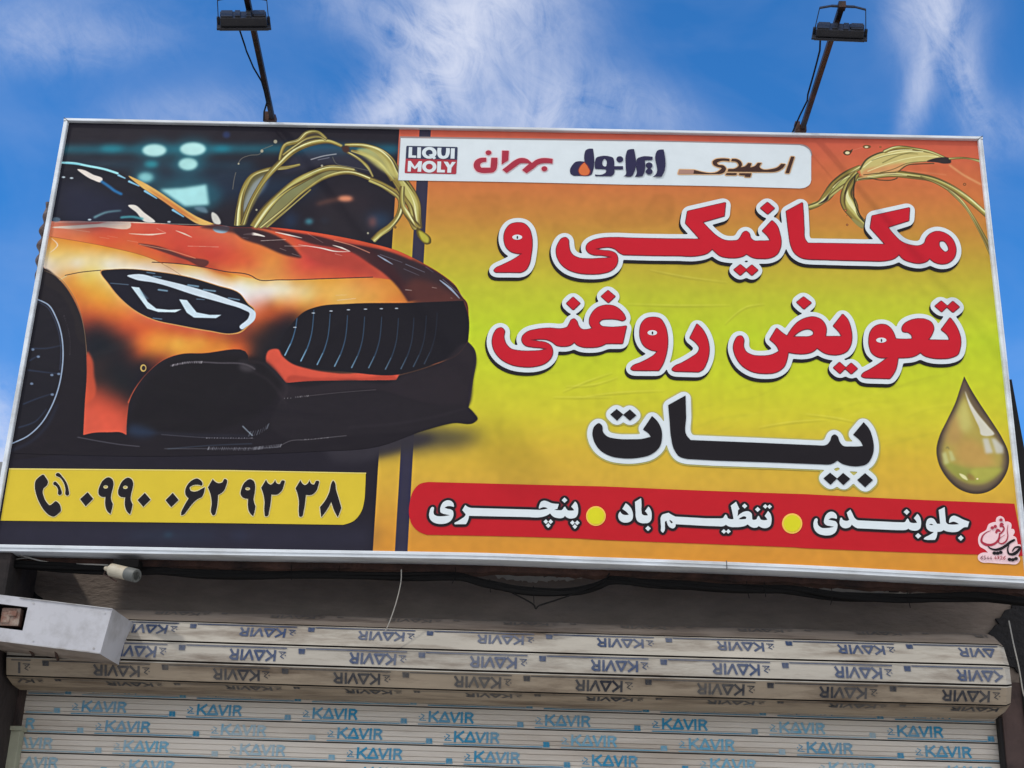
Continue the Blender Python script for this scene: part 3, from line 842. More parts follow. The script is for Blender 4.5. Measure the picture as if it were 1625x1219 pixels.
for s_ in ('A: 762,398 808,420', 'A: 830,438 898,470', 'A: 932,500 1012,550', 'A: 1112,622 1185,668'):
    st(s_, 17, (142, 200, 222), 0.95, 0.15, w1=8)
for x_, y_ in ((410, 412), (462, 418), (578, 686), (1090, 700)):
    paint(ellipse('A', x_, y_, 12, 6), (190, 205, 210), 0.9, 0.15)
paint(curve('A: 340,676 390,682 388,692 338,692'), (90, 110, 125), 0.8, 0.2)
paint(curve('A: 1370,636 1395,650 1418,715 1385,712'), (214, 212, 200), 0.95, 0.2)
paint(curve('A: 1250,610 1320,605 1340,640 1280,630'), (120, 150, 165), 0.7, 0.4)
paint(curve('A: 1370,745 1480,742 1470,760 1380,758'), (150, 200, 220), 0.9, 0.2)
paint(curve('A: 1290,735 1625,740 1625,800 1500,770'), (52, 34, 40), 0.85, 0.5, clip=bm_)
# headlamp
HL = curve('C: 648,38 720,30 830,27 1000,42 1200,75 1400,132 1543,182 D: 60,212 98,246 100,290 62,352 0,402 C: 1500,450 1350,432 1150,396 1000,362 880,308 780,228 700,130')
paint(HL, (206, 150, 84), 1, 0.08)
HL2 = curve('C: 656,42 720,33 830,30 1000,46 1200,79 1400,137 1543,187 D: 56,216 92,250 94,290 56,347 -6,394 C: 1500,443 1350,425 1150,389 1000,356 884,302 786,224 707,130')
paint(HL2, (21, 20, 34), 1, 0.08)
hm = full_mask(HL2)
paint(curve('C: 820,72 870,62 1050,98 1300,163 1500,232 1600,270 1648,312 1644,350 1590,400 1556,418 1545,408 1600,345 1608,315 1570,292 1440,250 1280,205 1000,118 860,92'), (206, 220, 228), 1, 0.12)
paint(poly('C: 845,142 898,148 952,240 1008,284 1090,292 1172,288 1130,308 1020,306 950,284'), (204, 224, 230), 1, 0.12)
paint(poly('C: 1155,224 1205,229 1268,308 1350,324 1428,324 1392,346 1250,342 1204,310'), (200, 220, 228), 1, 0.12)
for s_, w_ in (('C: 945,50 1000,58', 7), ('C: 985,75 1040,82', 8), ('C: 1020,162 1080,170', 12), ('C: 1210,132 1280,142', 14), ('C: 1310,162 1390,172', 12), ('C: 1470,215 1545,228', 9), ('C: 985,345 1045,352', 6), ('C: 1265,222 1320,226', 5), ('C: 710,120 830,130', 4)):
    st(s_, w_, (140, 180, 200), 0.75, 0.15, clip=hm)
paint(curve('C: 900,160 940,200 960,225 940,220 905,180'), (130, 170, 185), 0.5, 0.3)
# grille
GR = curve('D: 262,480 285,415 335,345 420,262 500,232 700,213 1100,206 1442,192! 1476,300 1472,455! 1400,540 1250,602 1030,668 700,652 450,622 320,582 274,520')
paint(GR, (22, 19, 27), 1, 0.12)
gm = full_mask(GR)
bots = [(292, 545), (395, 582), (500, 605), (612, 616), (722, 625), (832, 626), (940, 635), (1040, 632), (1120, 618), (1190, 600)]
for i, (x_, y_) in enumerate(bots):
    k = max(0.2, 1 - 0.09 * i)
    st('D: %d,%d %d,%d %d,%d %d,%d' % (x_, y_, x_ + 40, y_ - 80, x_ + 68, y_ - 170, x_ + 84, y_ - 330), 11, (74, 122, 158), 0.75 * k, 0.12, w1=5, clip=gm)
    st('D: %d,%d %d,%d' % (x_, y_, x_ + 36, y_ - 75), 7, (150, 190, 210), 0.75 * k, 0.08, w1=3, clip=gm)
for x_, y_ in ((476, 272), (590, 259), (702, 251), (812, 247), (914, 244), (1012, 242), (357, 364)):
    paint(ellipse('D', x_, y_, 12, 4), (170, 180, 188), 0.9, 0.08)
st('D: 1030,672 1150,640 1280,595 1380,548 1440,505', 5, (120, 78, 50), 0.8, 0.15)
# planes of the black lower bumper
paint(curve('D: 172,592 235,650 300,722 700,706 1010,703 1030,690 1290,600 1470,470 1520,545 1505,700 1475,870 1200,850 880,770 440,812 290,830 220,780'), (39, 32, 38), 0.9, 0.5)
paint(curve('D: 290,830 440,815 880,775 1200,855 1475,885 1530,955 1380,975 1200,1020 700,1060 350,1092 200,1000'), (33, 28, 34), 0.9, 0.6)
paint(curve('C: 1160,600 1300,588 1500,590 1700,615 1780,690 1820,760 1760,880 1600,1000 1400,1070 1000,1075 840,1060 850,960 920,800 1040,660'), (22, 18, 23), 0.9, 0.9)
st('C: 1540,620 1700,640 1790,720 1850,800 1800,900', 10, (52, 45, 50), 0.7, 0.5)
st('D: 60,640 180,700 260,790 300,860', 9, (50, 43, 48), 0.7, 0.5)
st('C: 835,1075 1000,1085 1300,1100 1600,1105', 12, (44, 50, 66), 0.6, 0.6)
st('D: 1475,880 1300,930 1000,985 700,1010', 8, (52, 46, 52), 0.6, 0.5)
st('D: 1470,462 1515,525 1520,548 1500,700 1476,870', 5, (64, 56, 60), 0.7, 0.2)
# lower bumper glints and carbon weave
def weave(s, n, ln, col, al):
    q = curve(s, closed=False, n=max(2, n // 3))
    t = np.linspace(0, len(q) - 1.001, n)
    for v in t:
        i = int(v); p_ = q[i] + (q[i + 1] - q[i]) * (v - i)
        a_ = al * rng.uniform(0.35, 1)
        paint(ribbon(np.array([p_ + np.array([0.0, -ln / 2]) * U, p_ + np.array([0.25 * ln, ln / 2]) * U]), 4 * U), col, a_, 0.06)
st('C: 1100,652 1200,632 1400,634 1625,662 D: 100,635', 9, (108, 102, 108), 0.7, 0.2)
weave('C: 1110,650 1200,632 1300,630', 22, 16, (170, 165, 168), 0.8)
weave('C: 1330,1118 1480,1118 1625,1118', 22, 6, (170, 168, 172), 0.8)
st('C: 1040,1095 1340,1116 1625,1119 D: 70,1078', 4, (104, 104, 112), 0.6, 0.12)
st('E: 1080,132 1350,110 1625,98', 4, (78, 100, 120), 0.7, 0.2)
st('E: 1060,130 1350,130 1625,128 D: 250,1136', 5, (108, 110, 116), 0.6, 0.15)
weave('E: 1340,128 1480,130 1625,130 D: 150,1138 265,1126', 58, 22, (136, 138, 144), 0.75)
st('D: 255,1132 320,1098 440,1088 560,1075 690,1062', 4, (118, 116, 118), 0.7, 0.1)
weave('D: 420,1086 520,1080 570,1075', 12, 5, (150, 148, 150), 0.7)
weave('D: 60,1050 120,1040 180,1000', 10, 36, (130, 140, 150), 0.8)
st('D: 20,1000 50,1030 85,1062', 7, (150, 165, 175), 0.8, 0.15)
weave('D: 290,822 330,820', 3, 5, (190, 188, 186), 0.9)
weave('D: 360,814 440,806', 8, 10, (190, 188, 186), 0.8)
st('D: 440,806 640,785 880,766', 3, (112, 106, 106), 0.7, 0.1)
st('E: 500,56 640,82 780,104 900,116', 5, (110, 110, 118), 0.7, 0.15)
paint(ellipse('C', 924, 667, 20, 24), (190, 160, 88), 1, 0.06); paint(ellipse('C', 926, 667, 12, 15), (44, 36, 38), 1, 0.06)
paint(curve('C: 830,1040 950,1050 1010,1085 830,1090'), (36, 52, 76), 0.8, 1.2)
paint(curve('D: 0,600 100,632 60,650 0,630'), (78, 72, 76), 0.7, 0.8)
# wheel
paint(curve('C: 285,30 400,115 480,235 530,370 552,520 520,500 470,330 390,190 280,110'), (34, 28, 31), 0.95, 0.3)
st('C: 285,38 380,85 460,180 515,300 545,430 560,580', 4, (128, 104, 78), 0.8, 0.06)
paint(curve('C: 200,225 300,255 360,345 398,470 406,580 395,720 350,880 270,1020 150,1120 60,1150 40,700'), (24, 22, 31), 1, 0.4)
st('C: 245,226 310,258 362,342 396,450 407,560 400,680 376,800 330,920 262,1030 175,1108 60,1158', 9, (150, 168, 190), 0.95, 0.1)
st('C: 245,240 300,270 350,350 382,450 393,560 386,680', 4, (74, 90, 118), 0.8, 0.15)
st('C: 80,1195 200,1140 300,1040 370,900', 10, (42, 56, 82), 0.7, 0.6)
for s_ in ('C: 200,540 300,540 400,520', 'C: 180,680 300,695 395,705', 'C: 150,900 250,860 345,830', 'C: 190,620 260,580', 'C: 120,1050 230,1010 300,930'):
    st(s_, 7, (66, 92, 128), 0.65, 0.25, w1=3)
for x_, y_ in ((212, 548), (335, 712), (380, 705), (338, 838), (205, 768), (248, 594)):
    paint(ellipse('C', x_, y_, 11, 8), (120, 140, 165), 0.8, 0.12)
weave('C: 412,330 440,420 452,500 450,580', 26, 7, (70, 66, 72), 0.8)

# ---- oil splashes
OD, OB, OH = (56, 47, 36), (146, 128, 62), (214, 210, 140)
OILK = 1.7
def side(pts, off):
    d = np.gradient(pts, axis=0); d /= (np.linalg.norm(d, axis=1, keepdims=True) + 1e-9)
    return pts + np.stack([-d[:, 1], d[:, 0]], 1) * np.asarray(off)[:, None]
oil_n = [0]
def oil(s, w, w1=None, wm=None, hi=0.38, clip=None, al=1.0):
    """a stream of poured oil: dark rim, olive body, wandering bright and brown bands inside"""
    q = curve(s, closed=False, n=12); n_ = len(q); t_ = np.linspace(0, 1, n_)
    oil_n[0] += 1; f_ = oil_n[0]
    k = OILK * U
    w1 = w if w1 is None else w1
    ww = (np.interp(t_, [0, 0.5, 1], [w, wm, w1]) if wm is not None else w + (w1 - w) * t_) * k
    ww = ww * (1 + 0.16 * np.sin(7 * t_ + f_ * 1.7) + 0.08 * np.sin(17 * t_ + f_))
    def lay(off, wid, col, a_, soft):
        c_ = side(q, ww * off)
        d = np.gradient(c_, axis=0); d /= (np.linalg.norm(d, axis=1, keepdims=True) + 1e-9)
        nn = np.stack([-d[:, 1], d[:, 0]], 1) * (wid / 2)[:, None]
        paint(np.concatenate([c_ + nn, (c_ - nn)[::-1]]), col, a_ * al, soft, clip)
    one = np.ones(n_)
    lay(0 * one, ww * 1.06 + 2.2 * U, OD, 0.85, 0.08)
    lay(0 * one, ww * 0.96, OB, 1.0, 0.14)
    w2 = 0.20 * np.sin(4.2 * t_ + f_ * 2.1)
    lay(w2, ww * (0.34 + 0.16 * np.sin(6.3 * t_ + f_)) * (hi / 0.38) ** 0.5, (196, 188, 108), 0.9, 0.25)
    lay(w2 + 0.06, ww * np.clip(0.16 + 0.14 * np.sin(9 * t_ + f_ * 1.3), 0.02, 1), (232, 228, 168), 0.95, 0.12)
    lay(-w2 - 0.22, ww * np.clip(0.14 + 0.12 * np.sin(8 * t_ + f_ * 0.7), 0.01, 1), (92, 74, 38), 0.9, 0.14)
    lay(0.36 - 0.3 * w2, ww * np.clip(0.08 + 0.09 * np.sin(11 * t_ + f_), 0.0, 1), (74, 62, 36), 0.85, 0.08)
paint(curve('B: 120,560 170,440 230,400 220,450 150,540'), (150, 165, 175), 0.55, 0.8)
paint(curve('B: 460,240 560,225 700,220 840,270 900,380 760,360 600,330 420,370 320,380'), (56, 60, 78), 0.5, 1.0)
paint(curve('B: 34,722 44,600 70,490 130,400 240,356 210,440 150,560 104,650 70,724'), (124, 112, 62), 0.75, 0.3)
paint(curve('B: 60,640 90,520 150,430 200,400 170,470 120,570'), (150, 160, 160), 0.8, 0.5)
paint(curve('B: 130,730 240,590 360,478 490,405 620,358 800,370 640,396 480,480 330,608 190,738'), (176, 172, 100), 0.7, 0.3)
paint(curve('B: 320,320 340,210 420,180 480,128 550,122 600,168 520,190 420,240'), (96, 84, 52), 0.6, 0.3)
oil('B: 35,722 42,610 68,490 125,400 220,362 350,348 430,330', 30, 8, 22)
oil('B: 60,715 120,560 200,430 290,330 400,235 520,188 620,182 700,212', 18, 14, 26)
oil('B: 300,300 335,205 420,178 480,125 545,120 600,165', 14, 12, 20)
oil('B: 320,270 400,210 480,160 560,152 600,175', 8, 6, 10)
oil('B: 130,732 215,610 340,490 480,405 620,352 780,368', 30, 14, 36, 0.62)
oil('B: 175,738 320,620 470,490 620,402 740,380 880,420 1000,490 1075,545', 12, 22, 14)
oil('B: 215,735 360,610 500,490', 8, 6)
oil('B: 880,425 980,470 1085,560 1075,640 1010,730 940,780 900,820', 18, 20, 30, 0.5)
oil('B: 720,205 850,210 940,245 1000,300 1050,400 1110,490 1165,590 1180,690 1190,745', 14, 34, 56, 0.62)
oil('B: 735,250 820,300 870,350 900,408', 12, 8)
oil('B: 760,240 860,270 960,340 1030,430', 10, 20, 16)
oil('B: 1090,470 1095,600 1150,690 1185,740', 14, 26, 26, 0.5)
paint(curve('B: 795,235 880,225 960,265 1010,320 1050,420 960,370 870,300'), (206, 200, 120), 0.8, 0.6)
paint(curve('B: 700,215 740,210 745,250 715,250'), (70, 44, 36), 1, 0.3)
paint(curve('B: 1185,735 1215,755 1275,810 1272,838 1245,846 1215,825 1180,765'), (90, 76, 30), 1, 0.1)
paint(curve('B: 1195,755 1262,812 1256,834 1232,830'), (184, 176, 62), 1, 0.3)
st('B: 500,298 580,275 665,262', 7, (200, 200, 200), 0.8, 0.15)
st('B: 545,300 620,285', 5, (150, 150, 160), 0.8, 0.15)
st('B: 640,280 660,320 740,340 880,370', 4, (120, 118, 100), 0.8, 0.1)
for s_ in ('B: 30,330 50,295 110,270 170,262 190,235', 'B: 180,235 255,205', 'A: 1500,490 1510,420 1520,380'):
    st(s_, 5, (120, 112, 100), 0.85, 0.1)
for x_, y_, r_ in ((272, 182, 12), (185, 243, 10), (35, 325, 6), (868, 772, 7), (572, 338, 8), (150, 622, 7)):
    paint(ellipse('B', x_, y_, r_, r_), (170, 165, 140), 0.9, 0.1)
paint(ellipse('B', 1044, 734, 9, 9), (110, 80, 40), 0.8, 0.05)
# right
OILK = 1.7
rc = right
paint(curve('N: 40,590 100,560 110,580 40,612'), (190, 180, 90), 1, 0.1)
oil('N: 35,600 110,572 160,530 240,420 330,350 420,300', 22, 20, 34, 0.45)
paint(curve('N: 175,525 200,470 260,410 330,370 400,345 330,420 260,470'), (176, 172, 96), 1, 0.2)
paint(curve('N: 105,575 150,545 190,500 175,545'), (50, 38, 40), 1, 0.15)
oil('N: 190,520 320,425 400,390 480,375 650,352 800,365 950,392 1080,450 1200,530 1330,640 1420,720', 10, 26, 26, 0.55)
paint(curve('N: 415,330 470,240 560,195 640,180 760,165 900,185 1020,235 900,262 780,280 680,335 560,350 430,370'), (204, 198, 122), 0.9, 0.25)
paint(curve('N: 430,340 560,300 760,280 680,335 520,350 420,385'), (220, 130, 84), 0.6, 0.6)
st('N: 415,320 460,250 540,205 600,188', 12, (70, 64, 40), 0.9, 0.1)
oil('N: 590,190 660,165 740,160 830,172 950,196 1050,238', 12, 6, 18)
st('N: 580,272 680,225 780,196 860,186', 6, (110, 104, 54), 0.8, 0.15)
st('N: 700,335 760,290 850,280 960,276', 8, (74, 64, 40), 0.9, 0.1)
for s_, w_, c_ in (('N: 440,305 520,245 640,208 760,188 880,190', 7, (236, 232, 170)), ('N: 470,335 600,285 760,240 900,222 990,226', 6, (232, 226, 160)),
                  ('N: 500,255 600,222 720,206 840,206', 4, (120, 112, 58)), ('N: 560,345 660,318 760,276 900,262', 5, (96, 84, 44)), ('N: 620,195 700,178 800,176', 6, (238, 234, 176)),
                  ('N: 400,395 480,384 560,398 680,388 690,382', 7, (60, 54, 34)), ('N: 440,360 560,348 680,340', 5, (52, 46, 32)), ('N: 470,376 600,362 760,366', 5, (238, 232, 160)),
                  ('N: 215,455 270,405 340,368', 7, (236, 230, 160)), ('N: 190,500 250,425 330,358', 4, (70, 62, 36)), ('N: 335,500 345,560 372,640', 8, (236, 232, 164)), ('N: 305,520 322,600 352,680', 5, (58, 52, 32))):
    st(s_, w_, c_, 0.9, 0.1)
paint(curve('N: 905,262 1000,232 1080,242 1085,268 1040,278 980,268'), (52, 42, 42), 1, 0.12)
oil('N: 1070,242 1180,236 1300,258 1400,290', 8, 16, 8)
oil('N: 395,345 345,420 318,500 345,600 385,670 450,735', 26, 34, 52, 0.5)
st('N: 380,360 370,440 375,560 410,650 440,700', 8, (40, 38, 30), 0.9, 0.1)
st('N: 400,345 330,420 305,500', 8, (60, 54, 34), 0.9, 0.1)
paint(curve('N: 350,680 400,700 445,735 440,750 370,710'), (150, 140, 80), 1, 0.15)
oil('N: 860,372 1000,432 1130,520 1240,660 1350,850 1420,980', 5, 12)
oil('N: 1060,470 1190,600 1280,750 1345,880 1400,1000', 4, 7)
st('N: 1075,288 1160,350 1305,430', 16, (226, 166, 110), 0.7, 0.3)
st('N: 760,332 900,345 1050,360', 6, (220, 150, 100), 0.6, 0.3)
paint(curve('N: 290,200 310,178 340,180 362,170 352,195 335,214 306,214'), (88, 60, 38), 1, 0.06); paint(ellipse('N', 322, 198, 17, 11), (222, 206, 160), 1, 0.1)
paint(ellipse('N', 465, 153, 30, 14), (110, 80, 44), 0.9, 0.08); paint(ellipse('N', 462, 155, 14, 7), (220, 204, 160), 1, 0.08)
st('N: 355,180 430,158', 2.5, (220, 140, 110), 0.8, 0.05)
for x_, y_, r_ in ((308, 622, 11), (320, 728, 9), (318, 660, 4), (1185, 430, 12), (565, 155, 8)):
    paint(ellipse('N', x_, y_, r_, r_ * 0.9), (120, 74, 40), 0.85, 0.06); paint(ellipse('N', x_, y_, r_ * 0.5, r_ * 0.4), (206, 120, 76), 0.9, 0.05)
# print of an older banner showing through, creases painted in as light and dark strokes
for s_, a_ in (('G: 740,240 800,160 880,210 960,150 1040,200 1080,150 1150,70 1240,80 1250,230 1000,290 800,280', 0.10), ('G: -20,80 120,70 130,200 20,300 -40,240', 0.08), ('G: 180,120 250,50 300,120 260,190', 0.08), ('G: 480,250 540,230 540,330 490,340', 0.07)):
    paint(curve(s_), (150, 96, 40), a_ * 1.6, 0.7)
for k in range(26):
    x_ = rng.uniform(780, 1500); y_ = rng.uniform(600, 740)
    st('X: %f,%f %f,%f %f,%f' % (x_, y_, x_ + 40, y_ - 10 + rng.uniform(-6, 6), x_ + 90, y_ - 22 + rng.uniform(-8, 8)), 9, (150, 150, 44) if k % 2 else (228, 218, 84), 0.17, 0.5)
for s_ in ('I: 540,735 700,668 860,612', 'I: 690,765 900,742 1190,728', 'I: 480,770 640,772 860,768', 'I: 560,700 740,690 900,640', 'J: 260,965 480,930 700,915', 'J: 560,880 760,905 900,935', 'J: 40,300 180,190 300,170', 'I: 960,170 1300,180 1620,176', 'G: 1100,560 1300,600 1600,640'):
    st(s_, 3, (232, 226, 110), 0.30, 0.25, w1=2, wm=9)
    q_ = curve(s_, closed=False); paint(ribbon(q_ - np.array([0.0, 0.008]), 3 * U, 2 * U, 10 * U), (138, 130, 44), 0.26, 0.25)
for k in range(14):
    x_ = rng.uniform(690, 1560)
    st('X: %f,%f %f,%f' % (x_, 300, x_ + rng.uniform(-8, 8), 860), 8, (150, 120, 50), 0.08, 0.7, clip=rc)

# ---- oil drop
DROP = curve('R: 385,95! 440,200 520,330 620,480 720,640 772,760 777,870 740,975 660,1070 560,1120 460,1126 340,1085 230,985 160,860 141,740 168,620 230,490 310,320 350,200')
paint(DROP, (70, 58, 46), 1, 0.05)
dm = full_mask(DROP)
paint(curve('R: 388,130 440,240 520,365 630,520 710,660 752,770 757,860 722,960 650,1048 550,1098 460,1102 350,1062 245,970 180,855 160,740 188,630 250,490 325,330'), (104, 88, 68), 1, 0.5, clip=dm)
paint(curve('R: 390,230 430,340 540,480 660,640 722,790 714,880 650,980 540,1040 400,1026 280,950 206,850 192,740 224,620 300,450 356,320'), (176, 158, 76), 1, 0.9, clip=dm)
paint(curve('R: 250,520 330,420 380,560 330,700 240,690'), (186, 140, 88), 0.6, 1.4, clip=dm)
paint(curve('R: 300,720 420,640 600,760 660,860 440,890 320,840'), (196, 152, 82), 0.8, 1.6, clip=dm)
paint(curve('R: 330,480 390,300 430,420 440,560 390,590'), (204, 196, 110), 0.85, 1.2, clip=dm)
paint(curve('R: 200,840 330,880 460,910 640,900 720,900 650,985 540,1035 400,1020 270,940'), (150, 152, 68), 0.95, 0.7, clip=dm)
paint(curve('R: 440,930 600,905 700,915 620,985 480,1000'), (176, 172, 76), 0.9, 0.6, clip=dm)
paint(curve('R: 392,225 430,310 500,420 600,540 650,602 530,606 520,560 480,470 430,360'), (216, 212, 194), 0.95, 0.2, clip=dm)
for s_ in ('R: 545,640 598,638 640,768 572,776', 'R: 618,640 655,640 726,712 730,772 664,776'):
    paint(poly(s_), (206, 206, 200), 0.8, 0.5, clip=dm)
for s_ in ('R: 190,772 226,757 254,858 212,872', 'R: 246,748 274,752 310,832 266,846'):
    paint(poly(s_), (196, 196, 130), 0.85, 0.45, clip=dm)
paint(curve('R: 340,950 400,975 416,1008 370,990'), (226, 220, 160), 0.95, 0.15, clip=dm)
paint(ellipse('R', 500, 997, 10, 7), (240, 226, 180), 0.95, 0.1)
paint(curve('R: 415,950 470,975 480,1005 420,1000'), (150, 110, 60), 0.6, 0.4, clip=dm)
st('R: 225,730 240,716 250,735', 6, (110, 104, 66), 0.8, 0.2)

# faint mottling of the ink
nz = rng.normal(0, 1, (TH // 3 + 1, TW // 3 + 1)).astype(np.float32)
nz = blur(nz, 2.0); nz /= nz.std()
nz = np.repeat(np.repeat(nz, 3, 0), 3, 1)[:TH, :TW]
big = blur(rng.normal(0, 1, (TH // 12 + 1, TW // 12 + 1)).astype(np.float32), 3.0); big /= big.std()
big = np.repeat(np.repeat(big, 12, 0), 12, 1)[:TH, :TW]; big = blur(big, 6)
IMG *= (1 + 0.010 * nz + 0.006 * big)[..., None]
for k in range(3):
    IMG[..., k] += 0.55 * (IMG[..., k] - blur(IMG[..., k].copy(), 1.4)) + 0.18 * (IMG[..., k] - blur(IMG[..., k].copy(), 5.0))
np.clip(IMG, 0, 255, out=IMG)

INK_DARK = 0.86        # the black ink is a little deeper than it looks through the sheen of the vinyl
pic = bpy.data.images.new('printed_artwork', TW, TH, alpha=False)
buf = np.ones((TH, TW, 4), np.float32)
buf[..., :3] = IMG[::-1] / 255.0
pic.pixels.foreach_set(buf.ravel())
pic.update()
pic.pack()

M_print = bpy.data.materials.new('printed_vinyl'); M_print.use_nodes = True
nt = M_print.node_tree; N_, L_n = nt.nodes, nt.links
bs = N_['Principled BSDF']
ti = N_.new('ShaderNodeTexImage'); ti.image = pic; ti.interpolation = 'Cubic'; ti.extension = 'EXTEND'
L_n.new(ti.outputs['Color'], bs.inputs['Base Color'])
VINYL_ROUGH = 0.42

def vinyl_bump(nt, bs):
    N, L = nt.nodes, nt.links
    geo = N.new('ShaderNodeNewGeometry')
    mp = N.new('ShaderNodeMapping'); mp.inputs['Scale'].default_value = (1, 1, 1.6)
    L.new(geo.outputs['Position'], mp.inputs['Vector'])
    n1 = N.new('ShaderNodeTexNoise'); n1.inputs['Scale'].default_value = 2.4; n1.inputs['Detail'].default_value = 3; n1.inputs['Distortion'].default_value = 0.6
    L.new(mp.outputs[0], n1.inputs['Vector'])
    b = N.new('ShaderNodeBump'); b.inputs['Strength'].default_value = 0.5; b.inputs['Distance'].default_value = 0.012
    L.new(n1.outputs['Fac'], b.inputs['Height']); L.new(b.outputs[0], bs.inputs['Normal'])
    bs.inputs['Roughness'].default_value = VINYL_ROUGH
    bs.inputs['Specular IOR Level'].default_value = 0.14
vinyl_bump(nt, bs)

def ink(name, col):
    m = material(name, col, VINYL_ROUGH, var=0.03, scale=14, spec=0.14)
    b = m.node_tree.nodes['Principled BSDF']
    vinyl_bump(m.node_tree, b)
    return m

def uv_of(x, z):
    return ((x - TX0) / (TX1 - TX0), (z - TZ0) / (TZ1 - TZ0))

def tess(loops):
    """fill outlines with holes: each outer loop with its own holes; returns points and triangles"""
    def area(a): return 0.5 * abs(np.sum(a[:, 0] * np.roll(a[:, 1], -1) - np.roll(a[:, 0], -1) * a[:, 1]))
    def inside(p, a):
        x, y = a[:, 0], a[:, 1]; x2, y2 = np.roll(x, -1), np.roll(y, -1)
        c = (y > p[1]) != (y2 > p[1])
        return bool(np.sum(p[0] < (x2[c] - x[c]) * (p[1] - y[c]) / (y2[c] - y[c]) + x[c]) % 2)
    loops = sorted(loops, key=area, reverse=True)
    cont = [[j for j in range(i) if inside(l[0], loops[j])] for i, l in enumerate(loops)]
    pts, fs = [], []
    for i, l in enumerate(loops):
        if len(cont[i]) % 2: continue
        grp = [l] + [loops[k] for k in range(len(loops)) if len(cont[k]) == len(cont[i]) + 1 and i in cont[k]]
        tri = tessellate_polygon([[Vector((p[0], p[1], 0)) for p in q] for q in grp])
        b = len(pts); al = [p for q in grp for p in q]; pts += al
        for t in tri:
            u, v, w = (al[k] for k in t)
            cr = (v[0] - u[0]) * (w[1] - u[1]) - (v[1] - u[1]) * (w[0] - u[0])
            if abs(cr) > 1e-12: fs.append(tuple(b + k for k in (t if cr > 0 else reversed(t))))
    return pts, fs

def flat(name, loops, y, mat, parent, uv=False, mats=None):
    """a printed shape on the face of the sign: outlines with holes, filled"""
    if isinstance(loops, np.ndarray): loops = [loops]
    al, fs = tess(loops)
    vs = [(p[0], y, p[1]) for p in al]
    return mesh(name, vs, fs, mat, parent, uvs=[uv_of(p[0], p[1]) for p in al] if uv else None)

class FB:
    """several printed shapes of different inks as ONE part"""
    def __init__(s): s.v = []; s.f = []; s.m = []
    def add(s, loops, y, mi=0):
        if isinstance(loops, np.ndarray): loops = [loops]
        al, fs = tess(loops); b = len(s.v)
        s.v += [(p[0], y, p[1]) for p in al]
        s.f += [tuple(b + i for i in f) for f in fs]; s.m += [mi] * len(fs)
        return s
    def build(s, name, mats, parent):
        return mesh(name, s.v, s.f, mats, parent, mi=s.m)

def grow(loops_list, r, res=500.0):
    """outline of a group of letters swollen by r metres (union of all of them)"""
    al = np.concatenate([l for ls in loops_list for l in ls])
    x0, z1 = al[:, 0].min() - r - 0.02, al[:, 1].max() + r + 0.02
    W = int((al[:, 0].max() + r + 0.02 - x0) * res); H = int((z1 - al[:, 1].min() + r + 0.02) * res)
    mk = np.zeros((H, W), np.float32)
    for ls in loops_list:
        mk = np.maximum(mk, cover(ls, W, H, x0, z1, res))
    rr = r / 0.86 * res
    k = int(rr) + 2
    yy, xx = np.mgrid[-k:k + 1, -k:k + 1]
    disk = np.clip(rr + 0.5 - np.hypot(xx, yy), 0, 1); disk /= disk.sum()
    fh, fw = H + 2 * k, W + 2 * k
    ff = np.fft.irfft2(np.fft.rfft2(mk, (fh, fw)) * np.fft.rfft2(disk, (fh, fw)), (fh, fw))[k:k + H, k:k + W]
    f = blur(ff.astype(np.float32), 0.8) - 0.028
    f[0, :] = f[-1, :] = -0.03; f[:, 0] = f[:, -1] = -0.03
    ins = f > 0
    adj = {}
    def key(r_, c_, d_): return (r_ * W + c_) * 2 + d_
    cells = ins[:-1, :-1].astype(int) + ins[:-1, 1:] * 2 + ins[1:, 1:] * 4 + ins[1:, :-1] * 8
    rs, cs = np.nonzero((cells > 0) & (cells < 15))
    for r_, c_ in zip(rs.tolist(), cs.tolist()):
        q = int(cells[r_, c_])
        t_, b_, l_, ri = key(r_, c_, 0), key(r_ + 1, c_, 0), key(r_, c_, 1), key(r_, c_ + 1, 1)
        seg = {1: [(l_, t_)], 2: [(t_, ri)], 3: [(l_, ri)], 4: [(ri, b_)], 5: [(l_, t_), (ri, b_)], 6: [(t_, b_)], 7: [(l_, b_)], 8: [(b_, l_)],
               9: [(b_, t_)], 10: [(t_, ri), (b_, l_)], 11: [(b_, ri)], 12: [(ri, l_)], 13: [(ri, t_)], 14: [(t_, l_)]}[q]
        for a_, e_ in seg:
            adj.setdefault(a_, []).append(e_); adj.setdefault(e_, []).append(a_)
    def pt(k_):
        d_ = k_ & 1; r_, c_ = divmod(k_ >> 1, W)
        if d_ == 0: v0, v1 = f[r_, c_], f[r_, c_ + 1]; c2 = c_ + v0 / (v0 - v1); r2 = r_
        else: v0, v1 = f[r_, c_], f[r_ + 1, c_]; r2 = r_ + v0 / (v0 - v1); c2 = c_
        return (x0 + (c2 + 0.5) / res, z1 - (r2 + 0.5) / res)
    loops, seen = [], set()
    for s0 in adj:
        if s0 in seen: continue
        lp = [s0]; seen.add(s0); cur = s0
        while True:
            nx = [e for e in adj[cur] if e not in seen]
            if not nx: break
            cur = nx[0]; seen.add(cur); lp.append(cur)
        if len(lp) > 8:
            a = np.array([pt(q) for q in lp])
            a = (np.roll(a, 1, 0) + 2 * a + np.roll(a, -1, 0)) / 4
            loops.append(a[::2] if len(a) > 24 else a)
    return loops
